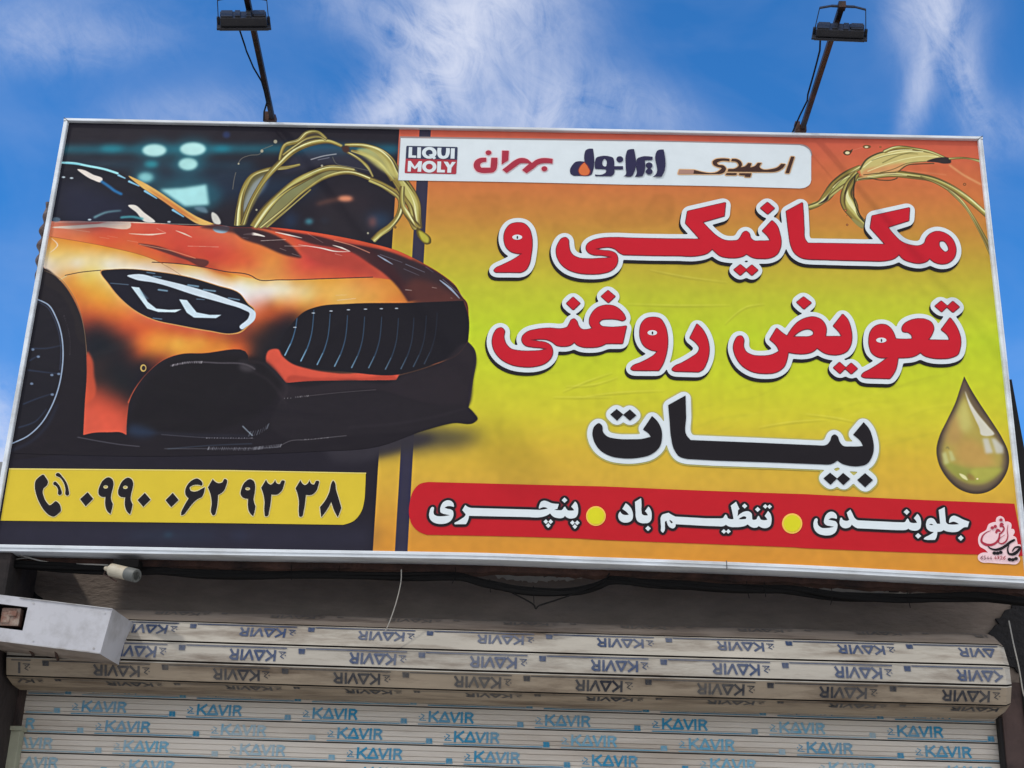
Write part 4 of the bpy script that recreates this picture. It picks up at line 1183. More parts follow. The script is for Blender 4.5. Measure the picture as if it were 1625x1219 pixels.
# ------------------------------------------------------------------ the advertising sign: objects
sign = thing('advertising_sign', (0, 0.05, -0.03), 'wide printed billboard with an orange car, yellow phone strip and red lettering', 'billboard')
M_alu = material('aluminium_frame', (214, 220, 224), 0.5, 0.15, var=0.12, scale=9, dirt=(150, 148, 142), dirt_amt=0.5, dirt_scale=7, bump=0.08, bump_scale=20, stretch=(0.3, 1, 1))
M_alu_under = material('grey_frame_underside', (128, 126, 120), 0.6, 0.2, var=0.1)
M_back = material('sign_back_sheet', (120, 118, 114), 0.7, 0.2, var=0.1)
BOT = 'X: -9,864.3 200,868 370,871.2 640,875.5 770,878 920,883.5 1100,890 1280,897.5 1440,906 1626,915.5'
bot = curve(BOT, closed=False)
tl_, tr_ = to_plane([(109.8, 195)])[0], to_plane([(1550.6, 224)])[0]
bl_, br_ = bot[0], bot[-1]
face = np.concatenate([[tl_], [tr_], bot[::-1] - np.array([0, 0.004])])
face[0] += (-0.004, 0.004); face[1] += (0.004, 0.004)
flat('print_panel', face, 0.0, M_print, sign, uv=True)

def frame_rail(name, inner, outer, parent, y0=-0.016, y1=0.085):
    """a frame bar between an inner and an outer edge line"""
    n = len(inner); v = []; f = []
    ch = 0.004
    for (ix, iz), (ox, oz) in zip(inner, outer):
        dx, dz = ox - ix, oz - iz
        v += [(ix, 0.004, iz), (ix + dx * 0.08, y0 + 0.003, iz + dz * 0.08), (ix + dx * 0.2, y0, iz + dz * 0.2), (ix + dx * 0.52, y0, iz + dz * 0.52), (ix + dx * 0.56, y0 + 0.004, iz + dz * 0.56),
              (ix + dx * 0.95, y0 + 0.004, iz + dz * 0.95), (ox, y0 + 0.008, oz), (ox, y1, oz)]
    k = 8
    for i in range(n - 1):
        for j in range(k - 1):
            f.append((i * k + j, (i + 1) * k + j, (i + 1) * k + j + 1, i * k + j + 1))
    f.append(tuple(range(k))); f.append(tuple(range((n - 1) * k, n * k)))
    return mesh(name, v, f, M_alu, parent)
bot_o = bot + np.array([0, -0.029])
frame_rail('frame_bar', np.concatenate([[bl_ + (-0.0225, 0)], bot, [br_ + (0.0225, 0)]]), np.concatenate([[bl_ + (-0.0225, -0.029)], bot_o, [br_ + (0.0225, -0.029)]]), sign)
top_i = np.linspace(tl_ + (-0.021, 0), tr_ + (0.021, 0), 24)
frame_rail('frame_bar', top_i, top_i + (0, 0.0175), sign)
for a_, b_, s_ in ((tl_, bl_, -1), (tr_, br_, 1)):
    li = np.linspace(a_, b_, 16)
    lo = li + np.array([s_ * 0.0215, 0]); lo[5:9, 0] += s_ * 0.001
    frame_rail('frame_bar', li, lo, sign)
# mitred corners, the joint in the bottom rail and the fixing screws
M_seam = material('frame_joint', (84, 84, 84), 0.7, var=0.1)
for (cx_, cz_), (dx_, dz_) in ((tl_, (-0.0215, 0.0175)), (tr_, (0.0215, 0.0175)), (bl_, (-0.0225, -0.029)), (br_, (0.0225, -0.029))):
    MB().bar((cx_, -0.0135, cz_), (cx_ + dx_, -0.0135, cz_ + dz_), 0.0022, 0.006, up=(0, 1, 0)).build('frame_joint', M_seam, sign)
jx = to_plane([(1152, 892)])[0]
MB().bar((jx[0], -0.0135, jx[1] + 0.002), (jx[0] + 0.001, -0.0135, jx[1] - 0.031), 0.0030, 0.006, up=(0, 1, 0)).build('frame_joint', M_seam, sign)
hb = MB()
hb.add([(bl_[0], 0.085, bl_[1] + 0.02), (br_[0], 0.085, br_[1] + 0.02), (tr_[0], 0.085, tr_[1] - 0.005), (tl_[0], 0.085, tl_[1] - 0.005),
        (bl_[0], 0.01, bl_[1] + 0.02), (br_[0], 0.01, br_[1] + 0.02), (tr_[0], 0.01, tr_[1] - 0.005), (tl_[0], 0.01, tl_[1] - 0.005)],
       [(0, 1, 2, 3), (0, 4, 5, 1), (1, 5, 6, 2), (2, 6, 7, 3), (3, 7, 4, 0)])
hb.build('back_sheet', M_back, sign)

CARTOP = curve(ROOF.replace('A: 300,318 395,315!', 'A: 398,315!') + ' ' + HOODLINE + ' 1520,520 1524,545 1505,700 1475,880! 1510,915 1533,955 1515,975 1380,980 1200,1025 900,1130 F: 500,150 0,170 E: 1000,180 400,170 88,160! C: 300,0! A: 345,700!')
flat('car_picture', CARTOP, -0.0012, M_print, sign, uv=True)
flat('oil_drop', DROP, -0.0012, M_print, sign, uv=True)

W_ = (218, 227, 229)
K_red = ink('red_ink', (198, 24, 42)); K_white = ink('white_ink', W_); K_black = ink('black_ink', (25, 21, 26)); K_navy = ink('navy_ink', (44, 42, 74))
K_yel = ink('yellow_ink', (216, 190, 52)); K_band = ink('red_band_ink', (190, 24, 36)); K_pale = ink('pale_edge_ink', (236, 218, 120)); K_crim = ink('crimson_ink', (168, 48, 66))
K_oran = ink('orange_ink', (218, 112, 60)); K_brown = ink('brown_ink', (66, 42, 36)); K_gold = ink('gold_ink', (226, 184, 138)); K_grey = ink('grey_edge_ink', (150, 136, 134))
K_dot = ink('lemon_ink', (216, 210, 36)); K_dotr = ink('apricot_ink', (246, 196, 88)); K_edge = ink('wine_ink', (120, 40, 50)); K_olive = ink('olive_halo_ink', (186, 178, 96)); K_navy2 = ink('dark_navy_ink', (50, 56, 82)); K_pink = ink('pale_pink_ink', (238, 204, 206))
K_brick = ink('brick_ink', (172, 52, 64)); K_plum = ink('plum_ink', (130, 84, 92)); K_cream = ink('cream_ink', (226, 214, 168)); K_tan = ink('tan_ink', (172, 132, 116))

def dia(cr, s):
    return poly(cr + ': ' + s)

# --- headline: three lines
LINE1 = [
    [curve('G: 248,262 290,268 322,298 338,345 342,410 335,470 322,530 300,566 270,581! 110,580! 98,570 108,556 150,535 220,500 258,476 280,460! 240,458 205,446 178,420 165,385 163,345 175,305 205,272')],
    [curve('G: 560,358 574,370 578,400 585,440 605,470 640,488 700,495 780,492 830,489 858,484! 790,471 740,468 705,452 692,428 700,400 730,378 790,362 860,358 1000,362 1200,366 1425,368! 1332,265! 1345,188! 1588,132! 1580,218! 1440,258! 1490,310 1535,350 1575,372 H: 50,377 90,379 125,374 145,350 160,325 178,317 195,328 205,358 225,377 270,380 335,378! 320,352 283,315! 345,248! 375,280 393,330 402,385 395,430 375,465 335,487 280,492 220,485 195,472 180,462! 160,475 110,487 60,486 10,474 -15,455 -41,430! G: 1470,458 1420,472 1300,474! 1100,472! 930,467! 905,454 880,432 845,420 800,421 748,432! 800,441 850,446 882,462 893,492 885,535 850,570 790,588 720,592 640,585 570,560 525,520 502,470 500,430 515,390 538,362')],
    [curve('H: 540,132! 545,200 550,300 555,365 575,394! 1075,402! 978,295! 990,218! 1230,165! 1225,248! 1090,290! 1130,340 1180,385 1240,407 1300,409 1325,395 1340,360 1370,330 1410,318 1460,330 1500,360 1525,410 1528,450 1510,495 1470,523 1420,525 1382,510 1360,490! 1340,510 1300,522 1240,515 1190,495 1163,465! 1130,492 1080,505 980,507! 800,503! 600,497! 530,485 490,455 468,410 455,340 445,260 437,188!'),
     curve('H: 1425,380 1450,379 1475,405 1482,440 1462,452 1438,435 1420,405')],
    [dia('H', '315,130 360,168 317,206 271,168')], [dia('H', '141,532 181,565 140,600 99,565')], [dia('H', '215,534 253,567 215,601 177,567')],
]
EYES1 = [('G', 247, 356, 32, 13)]
LINE2 = [
    [curve('I: 145,330 162,345 160,390 175,435 205,465 260,478 340,480 400,476 440,466! 400,458 340,452 300,442 280,418 280,390 310,358 370,340 450,332 540,335 570,325 585,300 598,278 612,272 628,285 640,315 660,338 695,342 733,332! 716,308 714,275 730,235 765,200 820,184 870,190 915,220 938,252 943,272 925,284! 890,275 830,272 790,278 773,295 785,316 830,325 890,325 950,318! 925,430! 820,430! 780,448 720,455 660,450 630,437 615,420! 590,440 540,448 500,441 475,422 445,407 400,402 328,408! 380,417 430,425 460,443 474,475 465,520 430,555 360,578 290,580 210,566 140,527 100,475 87,415 100,362 122,335')],
    [dia('I', '607,132 651,172 608,213 565,172')], [dia('I', '832,89 877,127 834,167 789,127')],
    [curve('I: 1125,262 1165,270 1195,310 1212,370 1215,430 1205,500 1185,560 1158,604! 1000,603! 980,594 990,578 1040,555 1100,525 1132,503 1152,480! 1105,470 1065,445 1042,400 1038,350 1050,300 1080,270')],
    [curve('I: 1405,305! 1440,340 1465,385 1480,440 1480,500 1465,555 1440,598 1415,613! 1265,609! 1245,598 1257,582 1310,555 1370,520 1410,490 1422,462 1405,432 1360,395!')],
    [curve('J: 148,383 160,400 160,450 178,485 215,505 280,512 340,505 392,480! 378,450 331,405! 375,332! 410,362 442,384! 470,340 510,295 560,268 615,260 662,278 690,320 692,360 686,386! 795,386! 780,360 740,318! 800,242! 830,275 850,330 858,390 850,440 825,480 780,500 730,502 680,490 652,472 635,458! 610,480 560,495 500,495 448,486! 440,530 420,580 370,615 300,623 220,612 150,570 110,510 97,450 108,410 125,386'),
     curve('J: 478,388! 510,360 550,340 588,338 612,355 612,372 590,385 540,388')],
    [dia('J', '548,130 597,168 550,208 504,165')], [dia('J', '780,552 819,587 782,623 741,587')], [dia('J', '855,557 894,592 855,626 817,592')],
    [curve('J: 1045,308 1080,312 1110,335 1130,370 1140,401! 1200,404 1248,402! 1245,378 1225,360 1186,350 1183,332 1195,308 1230,285 1285,272 1330,275 1370,295 1385,328 1375,368 1348,408! 1440,410 1490,410! 1478,380 1435,342! 1492,265! 1525,310 1545,350 1558,400 1555,460 1540,500 1500,520 1430,527 1370,522 1322,506 1300,487! 1280,502 1245,516 1200,521 1155,522! 1150,560 1135,610 1102,656! 945,651! 922,640 932,624 970,602 1035,562 1092,520! 1030,518 992,495 973,450 970,400 980,355 1010,320')],
    [dia('J', '1435,157 1474,190 1437,226 1395,190')], [dia('J', '1510,159 1551,195 1510,229 1471,195')],
]
EYES2 = [('I', 1117, 362, 31, 13), ('J', 1048, 410, 33, 13)]
LINE3 = [
    [curve('K: 100,235 114,246 120,280 140,302 190,315 260,318 325,315 365,305! 355,290 325,268! 372,198! 400,225 420,265 424,305 410,360 370,395 300,414 220,416 150,402 100,370 72,325 65,285 76,250')],
    [dia('K', '190,162 224,190 192,223 157,190')], [dia('K', '258,164 292,195 258,223 223,192')],
    [curve('K: 545,92! 548,200 552,300 572,322! 900,335! 1240,350! 1272,346 1290,325 1300,300 1312,293 1328,302 1338,328 1355,350 1400,355 1458,353! 1448,332 1408,295! 1462,230! 1490,262 1508,310 1515,360 1505,410 1480,445 1440,457 1390,455 1347,442 1328,428! 1300,445 1250,448! 1000,438! 700,428! 560,420! 510,405 485,370 470,310 462,220 455,142!')],
    [dia('K', '1290,490 1326,520 1292,553 1255,520')], [dia('K', '1357,491 1394,522 1358,555 1324,522')], [dia('K', '1470,492 1511,528 1470,566 1429,528')],
]
PXM = 1.0 / 392.0
def headline(name, glyphs, ink_mat, r_out, shadow, eyes, lab):
    out = grow(glyphs, r_out)
    o = flat(name, out, -0.0036, K_white, sign)
    o['label'] = lab
    if shadow is not None:
        sh = grow(glyphs, r_out + 0.0015)
        flat('drop_shadow', [l + np.array(shadow) for l in sh], -0.0020, K_black, o)
    else:
        flat('halo', grow(glyphs, r_out + 0.006), -0.0020, K_olive, o)
    fb = FB()
    for g_ in glyphs: fb.add(g_, -0.0058)
    fb.build('letters', [ink_mat], o)
    if shadow is not None:
        fr = grow(glyphs, 0.0022, 700.0)
        flat('letter_edge', fr, -0.0046, K_edge, o)
        if eyes:
            for cr, x, y, rx, ry in eyes:
                fe = FB()
                fe.add(ellipse(cr, x, y, rx, ry * 1.25), -0.0066, 0); fe.add(ellipse(cr, x + 1, y + 2, 5, 10), -0.0074, 1)
                fe.build('letter_opening', [K_white, K_black], o)
    return o
headline('headline', LINE1, K_red, 9.2 * PXM, (-0.005, -0.0135), EYES1, 'top line of red lettering outlined in white')
headline('headline', LINE2, K_red, 9.2 * PXM, (-0.005, -0.0135), EYES2, 'middle line of red lettering outlined in white')
headline('headline', LINE3, K_black, 8.2 * PXM, None, [], 'bottom line of black lettering outlined in white')

# --- red service band
BAND = curve('O: 0,0') if False else None
CR['O'] = (640, 750, 5.078); CR['P'] = (920, 750, 4.514); CR['Q'] = (1260, 760, 4.452)
band_pts = curve('O: 205,77! 900,95 1625,113! P: 800,127 1625,156! Q: 800,145 1556,176! 1625,545! 800,520 0,488! P: 1625,540! 800,508 0,478! O: 1625,540! 900,517 190,503! 115,470 70,420 48,350 55,230 80,150 130,95')
band = flat('service_band', band_pts, -0.0018, K_band, sign)
SERV = [
    [curve('O1: 525,182 580,200 618,240 632,313! 560,298 500,300 445,330! 500,350 570,365 610,395 622,450 610,520 570,585 500,630 400,652 300,645 210,610 155,550 138,480 150,400 170,340 202,315 230,322 232,370 225,420 245,470 300,495 380,500 470,492 555,478! 480,463 410,446 367,420 358,370 375,290 420,220')],
    [curve('O1: 855,275! 900,310 970,334! O2: 0,366! 200,373! 300,362 365,346! 320,322 270,320 222,338 190,350! 190,320 205,265 237,210 290,190 360,205 440,240 520,252 585,255! 555,352! 490,372! 580,380 640,376 670,350 690,318 704,312 735,352 762,380 820,388 890,382! 870,350 830,310! 908,205! 945,250 965,320 968,400 955,470 920,520 850,542 780,538 735,517 705,487! 680,520 620,538 540,530 480,510 440,475 410,440! 370,470 300,500 200,520 0,516! O1: 1625,505! 930,490! 920,540 900,600 868,655! 650,658! 640,640 700,600 780,550 845,500 862,465 835,425 795,380!')],
    [dia('O2', '697,125 755,180 698,234 642,180')], [dia('O2', '855,580 902,627 855,675 808,627')], [dia('O2', '950,580 997,628 950,676 903,628')], [dia('O2', '902,656 950,705 902,752 855,703')],
    [dia('O2', '328,558 374,606 328,654 281,606')], [dia('O2', '422,558 470,606 422,654 376,606')], [dia('O2', '375,634 422,683 375,732 328,683')],
    [curve('P1: 285,240! 340,280 390,340 420,410 430,480 415,560 370,605 300,625 220,615 160,570 138,500 150,440 178,403! 200,440 240,468 300,475 350,468! 300,412 218,355!')],
    [curve('P1: 590,140! 598,250 598,400 612,460 650,480 725,480! 705,440 665,400! 735,305! 770,350 795,420 800,500 785,580 740,625 660,638 580,630 520,595 490,530 480,400 468,215!')],
    [dia('P1', '727,688 782,740 728,792 673,740')],
    [curve('P1: 1135,430! 1200,472 1275,506! P2: 0,388! 240,390! 280,378 300,345 320,327 338,345 355,385 400,402 445,400! 425,290 400,185! 485,120! 540,238! 520,255 515,300 508,356! 560,310 620,280 690,276 735,310 744,370 748,405 790,412 815,400 830,365 848,348 865,370 882,405 930,418 990,412! 975,385 945,350! 1000,270! 1035,310 1055,370 1055,440 1035,510 990,540 930,545 880,530 850,510! 830,530 780,540 725,525 692,502 670,485! 640,505 560,525 470,530 390,525 350,510 322,490! 290,510 200,516! 0,510! P1: 1275,656! 1268,705 1230,738 1180,730 1130,690 1105,630 1092,585! 1070,600 1062,680 1055,780 1020,822 992,800 985,700 978,600 980,520 1010,470 1070,448'),
     curve('P1: 1150,570! 1190,590 1215,625 1200,640 1170,615'), curve('P2: 525,402! 570,370 620,355 650,370 645,393 600,403')],
    [dia('P2', '623,149 666,190 625,231 581,190')], [dia('P2', '833,204 876,245 833,286 791,245')], [dia('P2', '955,159 996,195 957,233 917,195')], [dia('P2', '1025,164 1063,198 1025,236 987,198')],
    [dia('P2', '288,561 328,600 290,637 249,600')], [dia('P2', '360,561 400,600 360,637 322,600')],
    [curve('Q1: 455,205 510,225 545,265 555,310 548,338! 500,325 440,325 398,352! 470,368 530,385 562,430 560,500 535,570 480,620 390,642 290,635 200,600 145,540 122,460 128,390 150,340 180,325 198,345 195,400 215,460 270,500 350,508 430,500 505,482! 420,468 350,448 318,410 322,340 350,270 400,220')],
    [curve('Q1: 800,165! 840,240 880,320 920,355 970,366! Q2: 116,398! 270,402! 305,388 325,350 345,332 365,352 385,395 430,412 520,408! 500,372 460,325! 525,245! 565,290 590,360 592,450 575,515 520,550 440,552 385,535 360,517! 330,535 250,546! 116,544! Q1: 930,510! 880,485 828,440! 800,480 750,505 690,508 640,485 605,430 608,360 622,318 642,316 660,350 700,370 750,372 782,355! 760,300 735,225!')],
    [dia('Q2', '328,158 382,210 330,264 273,210')], [dia('Q2', '538,598 597,650 540,702 485,650')], [dia('Q2', '1325,638 1377,690 1325,740 1270,690')],
    [curve('Q2: 1028,120! 1035,220 1045,330 1057,405 1085,432 1130,440 1290,435! 1240,402 1190,389 1140,402 1110,412! 1115,350 1145,300 1200,278 1270,300 1370,350 1480,390! 1450,490! 1390,492 1330,530 1270,570 1190,582 1100,575 1045,562 1010,542! 980,562 940,574 893,576! 888,630 870,690 848,724! 720,726! 640,712! 655,688 720,650 790,610 830,578! 760,566 710,530 685,470 690,400 715,345 770,320 830,340 865,390 890,430! 945,428! 935,330 918,175!'),
     curve('Q2: 745,440 780,428 815,448 780,453')],
]
so = grow(SERV, 3.6 * PXM, 700.0)
lo = flat('lettering_outline', so, -0.0034, K_black, band)
lo2 = flat('lettering_outline', grow(SERV, 4.5 * PXM, 600.0), -0.0026, K_edge, band)
fb = FB()
for g_ in SERV: fb.add(g_, -0.0050)
fb.build('lettering', [K_white], band)
for cr, x, y, r1, r2 in (('O2', 1320, 492, 195, 168), ('P2', 1390, 470, 163, 136)):
    f_ = FB(); f_.add(ellipse(cr, x, y, r1, r1, n=48), -0.0034, 0); f_.add(ellipse(cr, x, y, r2, r2, n=48), -0.0044, 1)
    f_.build('yellow_dot', [K_dotr, K_dot], band)

# --- yellow phone strip
CR['Y'] = (0, 0, 1)
ph = curve('E: 60,262! 1500,274! F: 855,291! 852,380 845,470 825,540 780,595 710,622! 0,612! E: 5,595!')
phone = FB(); phone.add(ph, -0.0018, 0)
hi = curve('E: 60,258! 1500,270! F: 858,287! 858,293! E: 1500,277! 60,266!')
phone.add(hi, -0.0026, 1)
phone = phone.build('phone_strip', [K_yel, K_pale], sign)
SYM = [[curve('T1: 175,125 205,160 240,240 225,275 175,325 165,370 180,440 220,520 272,562 310,535 350,505 380,520 425,610 425,640 390,680 320,725 270,710 190,640 120,530 70,400 52,300 65,210 110,160')],
       [curve('T1: 335,225 390,265 425,330 432,405 412,416 390,408 385,340 355,285 318,262 318,240')],
       [curve('T1: 375,100 450,160 510,250 535,340 535,415 515,425 497,415 490,330 460,230 410,165 352,130 355,112')]]
def shift(s, dx, dy):
    out = []
    for t in s.split():
        if t[-1] == ':': out.append(t); continue
        c = '!' if t[-1] == '!' else ''
        x, y = t.rstrip('!').split(','); out.append('%g,%g%s' % (float(x) + dx, float(y) + dy, c))
    return ' '.join(out)
NINE = 'T1: 1105,162 1155,185 1178,240 1168,320 1148,400 1142,470 1170,545! 1155,620 1135,690! 1085,640 1060,560 1065,442! 1010,440 970,410 962,360 985,280 1030,205'
THREE = 'T3: 343,120! 370,165 395,178 425,160 447,120! 470,165 495,172 525,130 550,130 545,190 520,250 470,290 405,290! 398,360 380,470 355,540 335,540 325,500 325,360 310,280 287,215!'
DIG = [[dia('T1', '808,375 888,470 780,578 700,475')],
       [curve(NINE), ellipse('T1', 1066, 300, 34, 25)], [curve(shift(NINE, 282, 5)), ellipse('T1', 1348, 305, 34, 25)],
       [dia('T2', '92,340 175,437 70,540 -12,442')], [dia('T2', '492,340 578,443 470,545 388,445')],
       [curve('T2: 840,135 890,160 918,205 910,238! 860,225 800,225 735,265 745,305 800,322 850,312 900,285 952,258! 940,330 910,400! 840,435 770,500 700,590 640,655 615,660 612,630 650,540 720,418! 680,375 670,310 700,230 760,165')],
       [curve('T2: 1065,142! 1100,180 1150,202 1200,190 1235,140 1262,150 1255,240 1215,320 1140,370! 1135,470 1115,590 1090,655 1070,662 1050,640 1050,480 1035,370 995,262!')],
       [curve('T3: 160,115 200,135 218,190 212,270 200,350 222,425! 210,490 195,540! 150,490 135,420 138,340! 85,330 52,290 60,230 100,150'), ellipse('T3', 132, 225, 28, 18)],
       [curve(THREE)], [curve(shift(THREE, 394, 5))],
       [curve('T3: 1110,130 1125,145 1145,240 1175,340 1205,445! 1185,500 1165,552! 1130,490 1090,375! 1050,450 975,552! 960,435! 1020,360 1065,270 1100,145')]]
for g_ in DIG:
    f_ = FB()
    f_.add(grow([g_], 0.0022, 700.0), -0.0030, 1); f_.add(g_, -0.0042, 0)
    f_.build('digit', [K_black, K_cream], phone)
f_ = FB()
f_.add(grow(SYM, 0.0020, 700.0), -0.0030, 1)
for g_ in SYM: f_.add(g_, -0.0042, 0)
f_.build('handset_symbol', [K_black, K_cream], phone)

# --- white strip of oil makers' marks
wp = curve('L: 24,80! 800,92 1625,103! M: 700,115 1130,126! 1170,138 1196,158 1207,190! 1207,350! 1196,380 1170,398 1135,405! 600,390 0,380! L: 800,365 10,352!')
bp_ = FB(); bp_.add(wp, -0.0026, 0)
wp2 = curve('L: 18,68! 800,80 1625,93! M: 700,106 1135,117! 1180,130 1205,155 1214,190! 1200,200! 1196,160 1165,135 1130,128! 0,104! L: 20,82! 12,352! 6,352!')
bp_.add(wp2, -0.0014, 1)
brand = bp_.build('brand_strip', [K_white, K_grey], sign)
f_ = FB()
f_.add(poly('L1: 142,153 1122,176 1136,181 1142,196 1131,432 111,408 124,172 130,158'), -0.0040, 0)
f_.add(poly('L1: 111,408 1131,432 1114,692 1108,708 1090,714 108,692 94,688 90,674'), -0.0040, 1)
YL = -0.0052
def LT(s): f_.add(poly('L1: ' + s), YL, 2)
LT('175,180 242,182 236,345 322,350 318,395 165,390'); LT('345,185 417,187 411,400 338,398')
f_.add([ellipse('L1', 580, 295, 145, 117, n=40), ellipse('L1', 578, 297, 68, 62, n=32)], YL, 2)
f_.add(poly('L1: 565,335 640,318 715,400 672,426 622,385'), YL - 0.0006, 2)
f_.add(curve('L1: 745,195! 822,197! 818,300 832,345 860,358 890,345 906,300 912,200! 985,202! 975,330 940,390 860,415 780,395 745,340 738,280'), YL, 2)
LT('1010,205 1086,207 1078,412 1000,410')
LT('160,455 212,455 292,572 375,460 436,462 417,672 345,668 354,575 302,618 285,618 220,562 212,668 148,665')
f_.add([ellipse('L1', 580, 570, 142, 117, n=40), ellipse('L1', 580, 570, 68, 58, n=32)], YL, 2)
LT('742,465 816,467 808,630 890,635 885,685 730,682'); LT('865,470 945,472 990,540 1030,475 1105,478 1020,592 1012,690 935,688 940,592')
f_.build('logo', [K_navy2, K_brick, K_white], brand)['label'] = 'logo of white capitals on a navy and red block'
def logo(groups, mi_mats, halo, lab, halo_mat=K_pink):
    fb_ = FB()
    if halo: fb_.add(grow([g[0] for g in groups], halo, 800.0), -0.0036, len(mi_mats))
    for k_, (g, mi_) in enumerate(groups): fb_.add(g, -0.0046 - 0.0003 * k_, mi_)
    o_ = fb_.build('logo', list(mi_mats) + [halo_mat], brand); o_['label'] = lab
logo([([curve('L2: 345,285! 345,355! 290,362 248,385 240,425 262,455! 415,455! 430,285! 535,285! 530,420 512,490 460,535 380,545 250,542 180,515 132,450 128,390 160,330 230,292')], 0),
      ([ellipse('L2', 382, 198, 50, 41)], 0), ([poly('L2: 615,162 732,165 722,330 608,400')], 0),
      ([curve('L2: 620,490! 700,430 830,330 900,297 980,290 1050,310 1100,350 1130,374! 1200,322 1250,303 1485,305! 1480,385! 1290,385 1240,400 1180,450 1035,552! 960,495! 1085,384! 1000,378 930,382 860,430 695,548!')], 0),
      ([ellipse('L2', 1342, 475, 50, 42)], 0)], [K_crim], 0.0032, 'crimson slanted script logo')
logo([([curve('L3: 440,115! 436,460 420,500 370,525! 150,525! 100,495 90,440 120,370 175,315 310,310! 310,190 328,140 370,116')], 0),
      ([curve('L3: 310,312! 378,395 402,460 380,515 310,528 240,510 212,450 232,390')], 2), ([curve('L3: 310,325! 365,400 388,460 368,505 310,520 250,503 224,450 245,390')], 1),
      ([curve('L3: 470,420! 472,300 490,252 550,230 680,230 742,252 760,310 760,380! 895,380! 895,430! 765,430! 760,490 720,531! 470,531! 470,505! 590,502 632,475 635,427!'), curve('L3: 592,290 615,266 640,290 640,380! 615,386 592,372')], 0),
      ([ellipse('L3', 845, 276, 52, 46)], 0), ([curve('L3: 940,200 965,138 1020,122! 1062,122! 1055,490 1030,530 980,540! 900,535! 930,515 935,400')], 0),
      ([curve('L3: 1345,240! 1340,286! 1225,290! 1215,480 1190,532! 1070,546! 1090,520 1092,320 1112,265 1165,241')], 0),
      ([ellipse('L3', 1290, 370, 52, 45)], 0), ([ellipse('L3', 1290, 464, 52, 45)], 0), ([poly('L3: 1268,395 1312,395 1312,440 1268,440')], 0),
      ([curve('L3: 1510,132! 1508,490 1480,540! 1340,547! 1380,520 1388,200 1412,150 1460,132')], 0)], [K_navy, K_oran, K_edge], 0, 'navy block letter logo with an orange drop')
logo([([curve('L4: 280,275! 600,276 618,255 560,235 515,208 508,175 545,145 600,135 715,140! 715,170! 590,172 562,190 575,208 640,220 672,252 655,300 610,322 540,325 270,323!')], 0), ([poly('L4: 100,272 282,275 272,323 85,325')], 1),
      ([curve('L4: 745,140! 800,142 850,168 868,205 852,245! 905,230 945,190! 985,195! 968,245! 1030,225 1060,190! 1110,190! 1085,245 1110,264 1230,265 1310,240 1350,200! 1402,205! 1370,250 1300,290 1220,300! 690,295! 702,262! 790,255 828,220 808,182 735,169!')], 0),
      ([poly('L4: 1470,112 1512,114 1446,316 1400,314')], 0), ([poly('L4: 680,314 806,315 798,338 664,337')], 0), ([poly('L4: 836,317 984,318 970,361 902,360 907,341 830,338')], 0)], [K_brown, K_tan], 0.0040, 'brown and gold flowing script logo', K_gold)

# --- printer's mark in the corner
pm = curve('S: 640,125 705,160 740,248! 800,245 858,275 870,400! 925,412 945,465 905,545! 975,590 1000,680 1012,735! 1062,735 1068,860 1020,985! 1060,1040 1040,1110 1000,1150 800,1155 400,1130 230,1115 168,1070 160,975 220,925 370,912! 310,850 200,780 160,650 190,520 330,425 390,300 480,260 540,252! 560,160')
mark = FB(); mark.add(pm, -0.0030, 0); mark = mark.build('printer_mark', [K_pink], sign)
f_ = FB(); q_ = [0]
SU_ = 1.0 / 13.541 / 400.0
def pen(s, w0, w1, wm, mi):
    f_.add(ribbon(curve(s, closed=False), w0 * SU_, w1 * SU_, wm * SU_), -0.0042 - 0.0002 * q_[0], mi); q_[0] += 1
pen('S: 430,440 320,490 240,590 235,680 310,735 420,750 530,710 600,620 622,500', 8, 30, 62, 0)
pen('S: 545,490 580,430 612,450 630,500', 40, 40, 60, 0)
pen('S: 632,365 660,300 700,310', 20, 30, 60, 0); pen('S: 640,345 690,350 712,390 690,450 630,510', 40, 30, 34, 0)
pen('S: 800,315 782,440 795,560 745,680 660,722 600,700 620,620 740,530', 8, 6, 34, 0)
pen('S: 940,640 860,680 760,760 640,830 510,850 400,810 365,775', 46, 14, 60, 1)
pen('S: 822,740 790,850 820,940 900,950 1000,890 1055,800 960,800 890,890', 18, 20, 66, 1)
for x_, y_ in ((505, 925), (575, 928), (642, 910), (830, 1062), (900, 1068), (968, 1045)):
    f_.add(ellipse('S', x_, y_, 42, 36), -0.0042 - 0.0002 * q_[0], 1); q_[0] += 1
for x_, y_ in ((645, 215), (458, 385), (522, 355)):
    f_.add(ellipse('S', x_, y_, 36, 33), -0.0042 - 0.0002 * q_[0], 0); q_[0] += 1
SEG = {'6': [(1, 0, .2, .35, 0, .75, .4, 1, .9, .8, .8, .5, .1, .55)], '5': [(.9, 0, .2, 0, .15, .45, .7, .42, .9, .7, .5, 1, .05, .9)], '4': [(.65, 1, .65, 0, 0, .7, 1, .7)],
       '8': [(.5, .48, .1, .25, .5, 0, .9, .25, .5, .48, .05, .75, .5, 1, .95, .75, .5, .48)], '2': [(.05, .2, .5, 0, .9, .25, .1, 1, .95, 1)]}
for word, x0_, mi_ in (('6544', 208, 2), ('4826', 500, 0)):
    for k_, ch in enumerate(word):
        for p_ in SEG[ch]:
            pts = ' '.join('%g,%g!' % (x0_ + k_ * 64 + p_[i] * 46, 990 + k_ * 1.5 + p_[i + 1] * 72) for i in range(0, len(p_), 2))
            c_ = curve('S: ' + pts, closed=False)
            f_.add(ribbon(c_, 15 * SU_), -0.0042 - 0.0002 * q_[0], mi_); q_[0] += 1
f_.build('lettering', [K_crim, K_black, K_plum], mark)
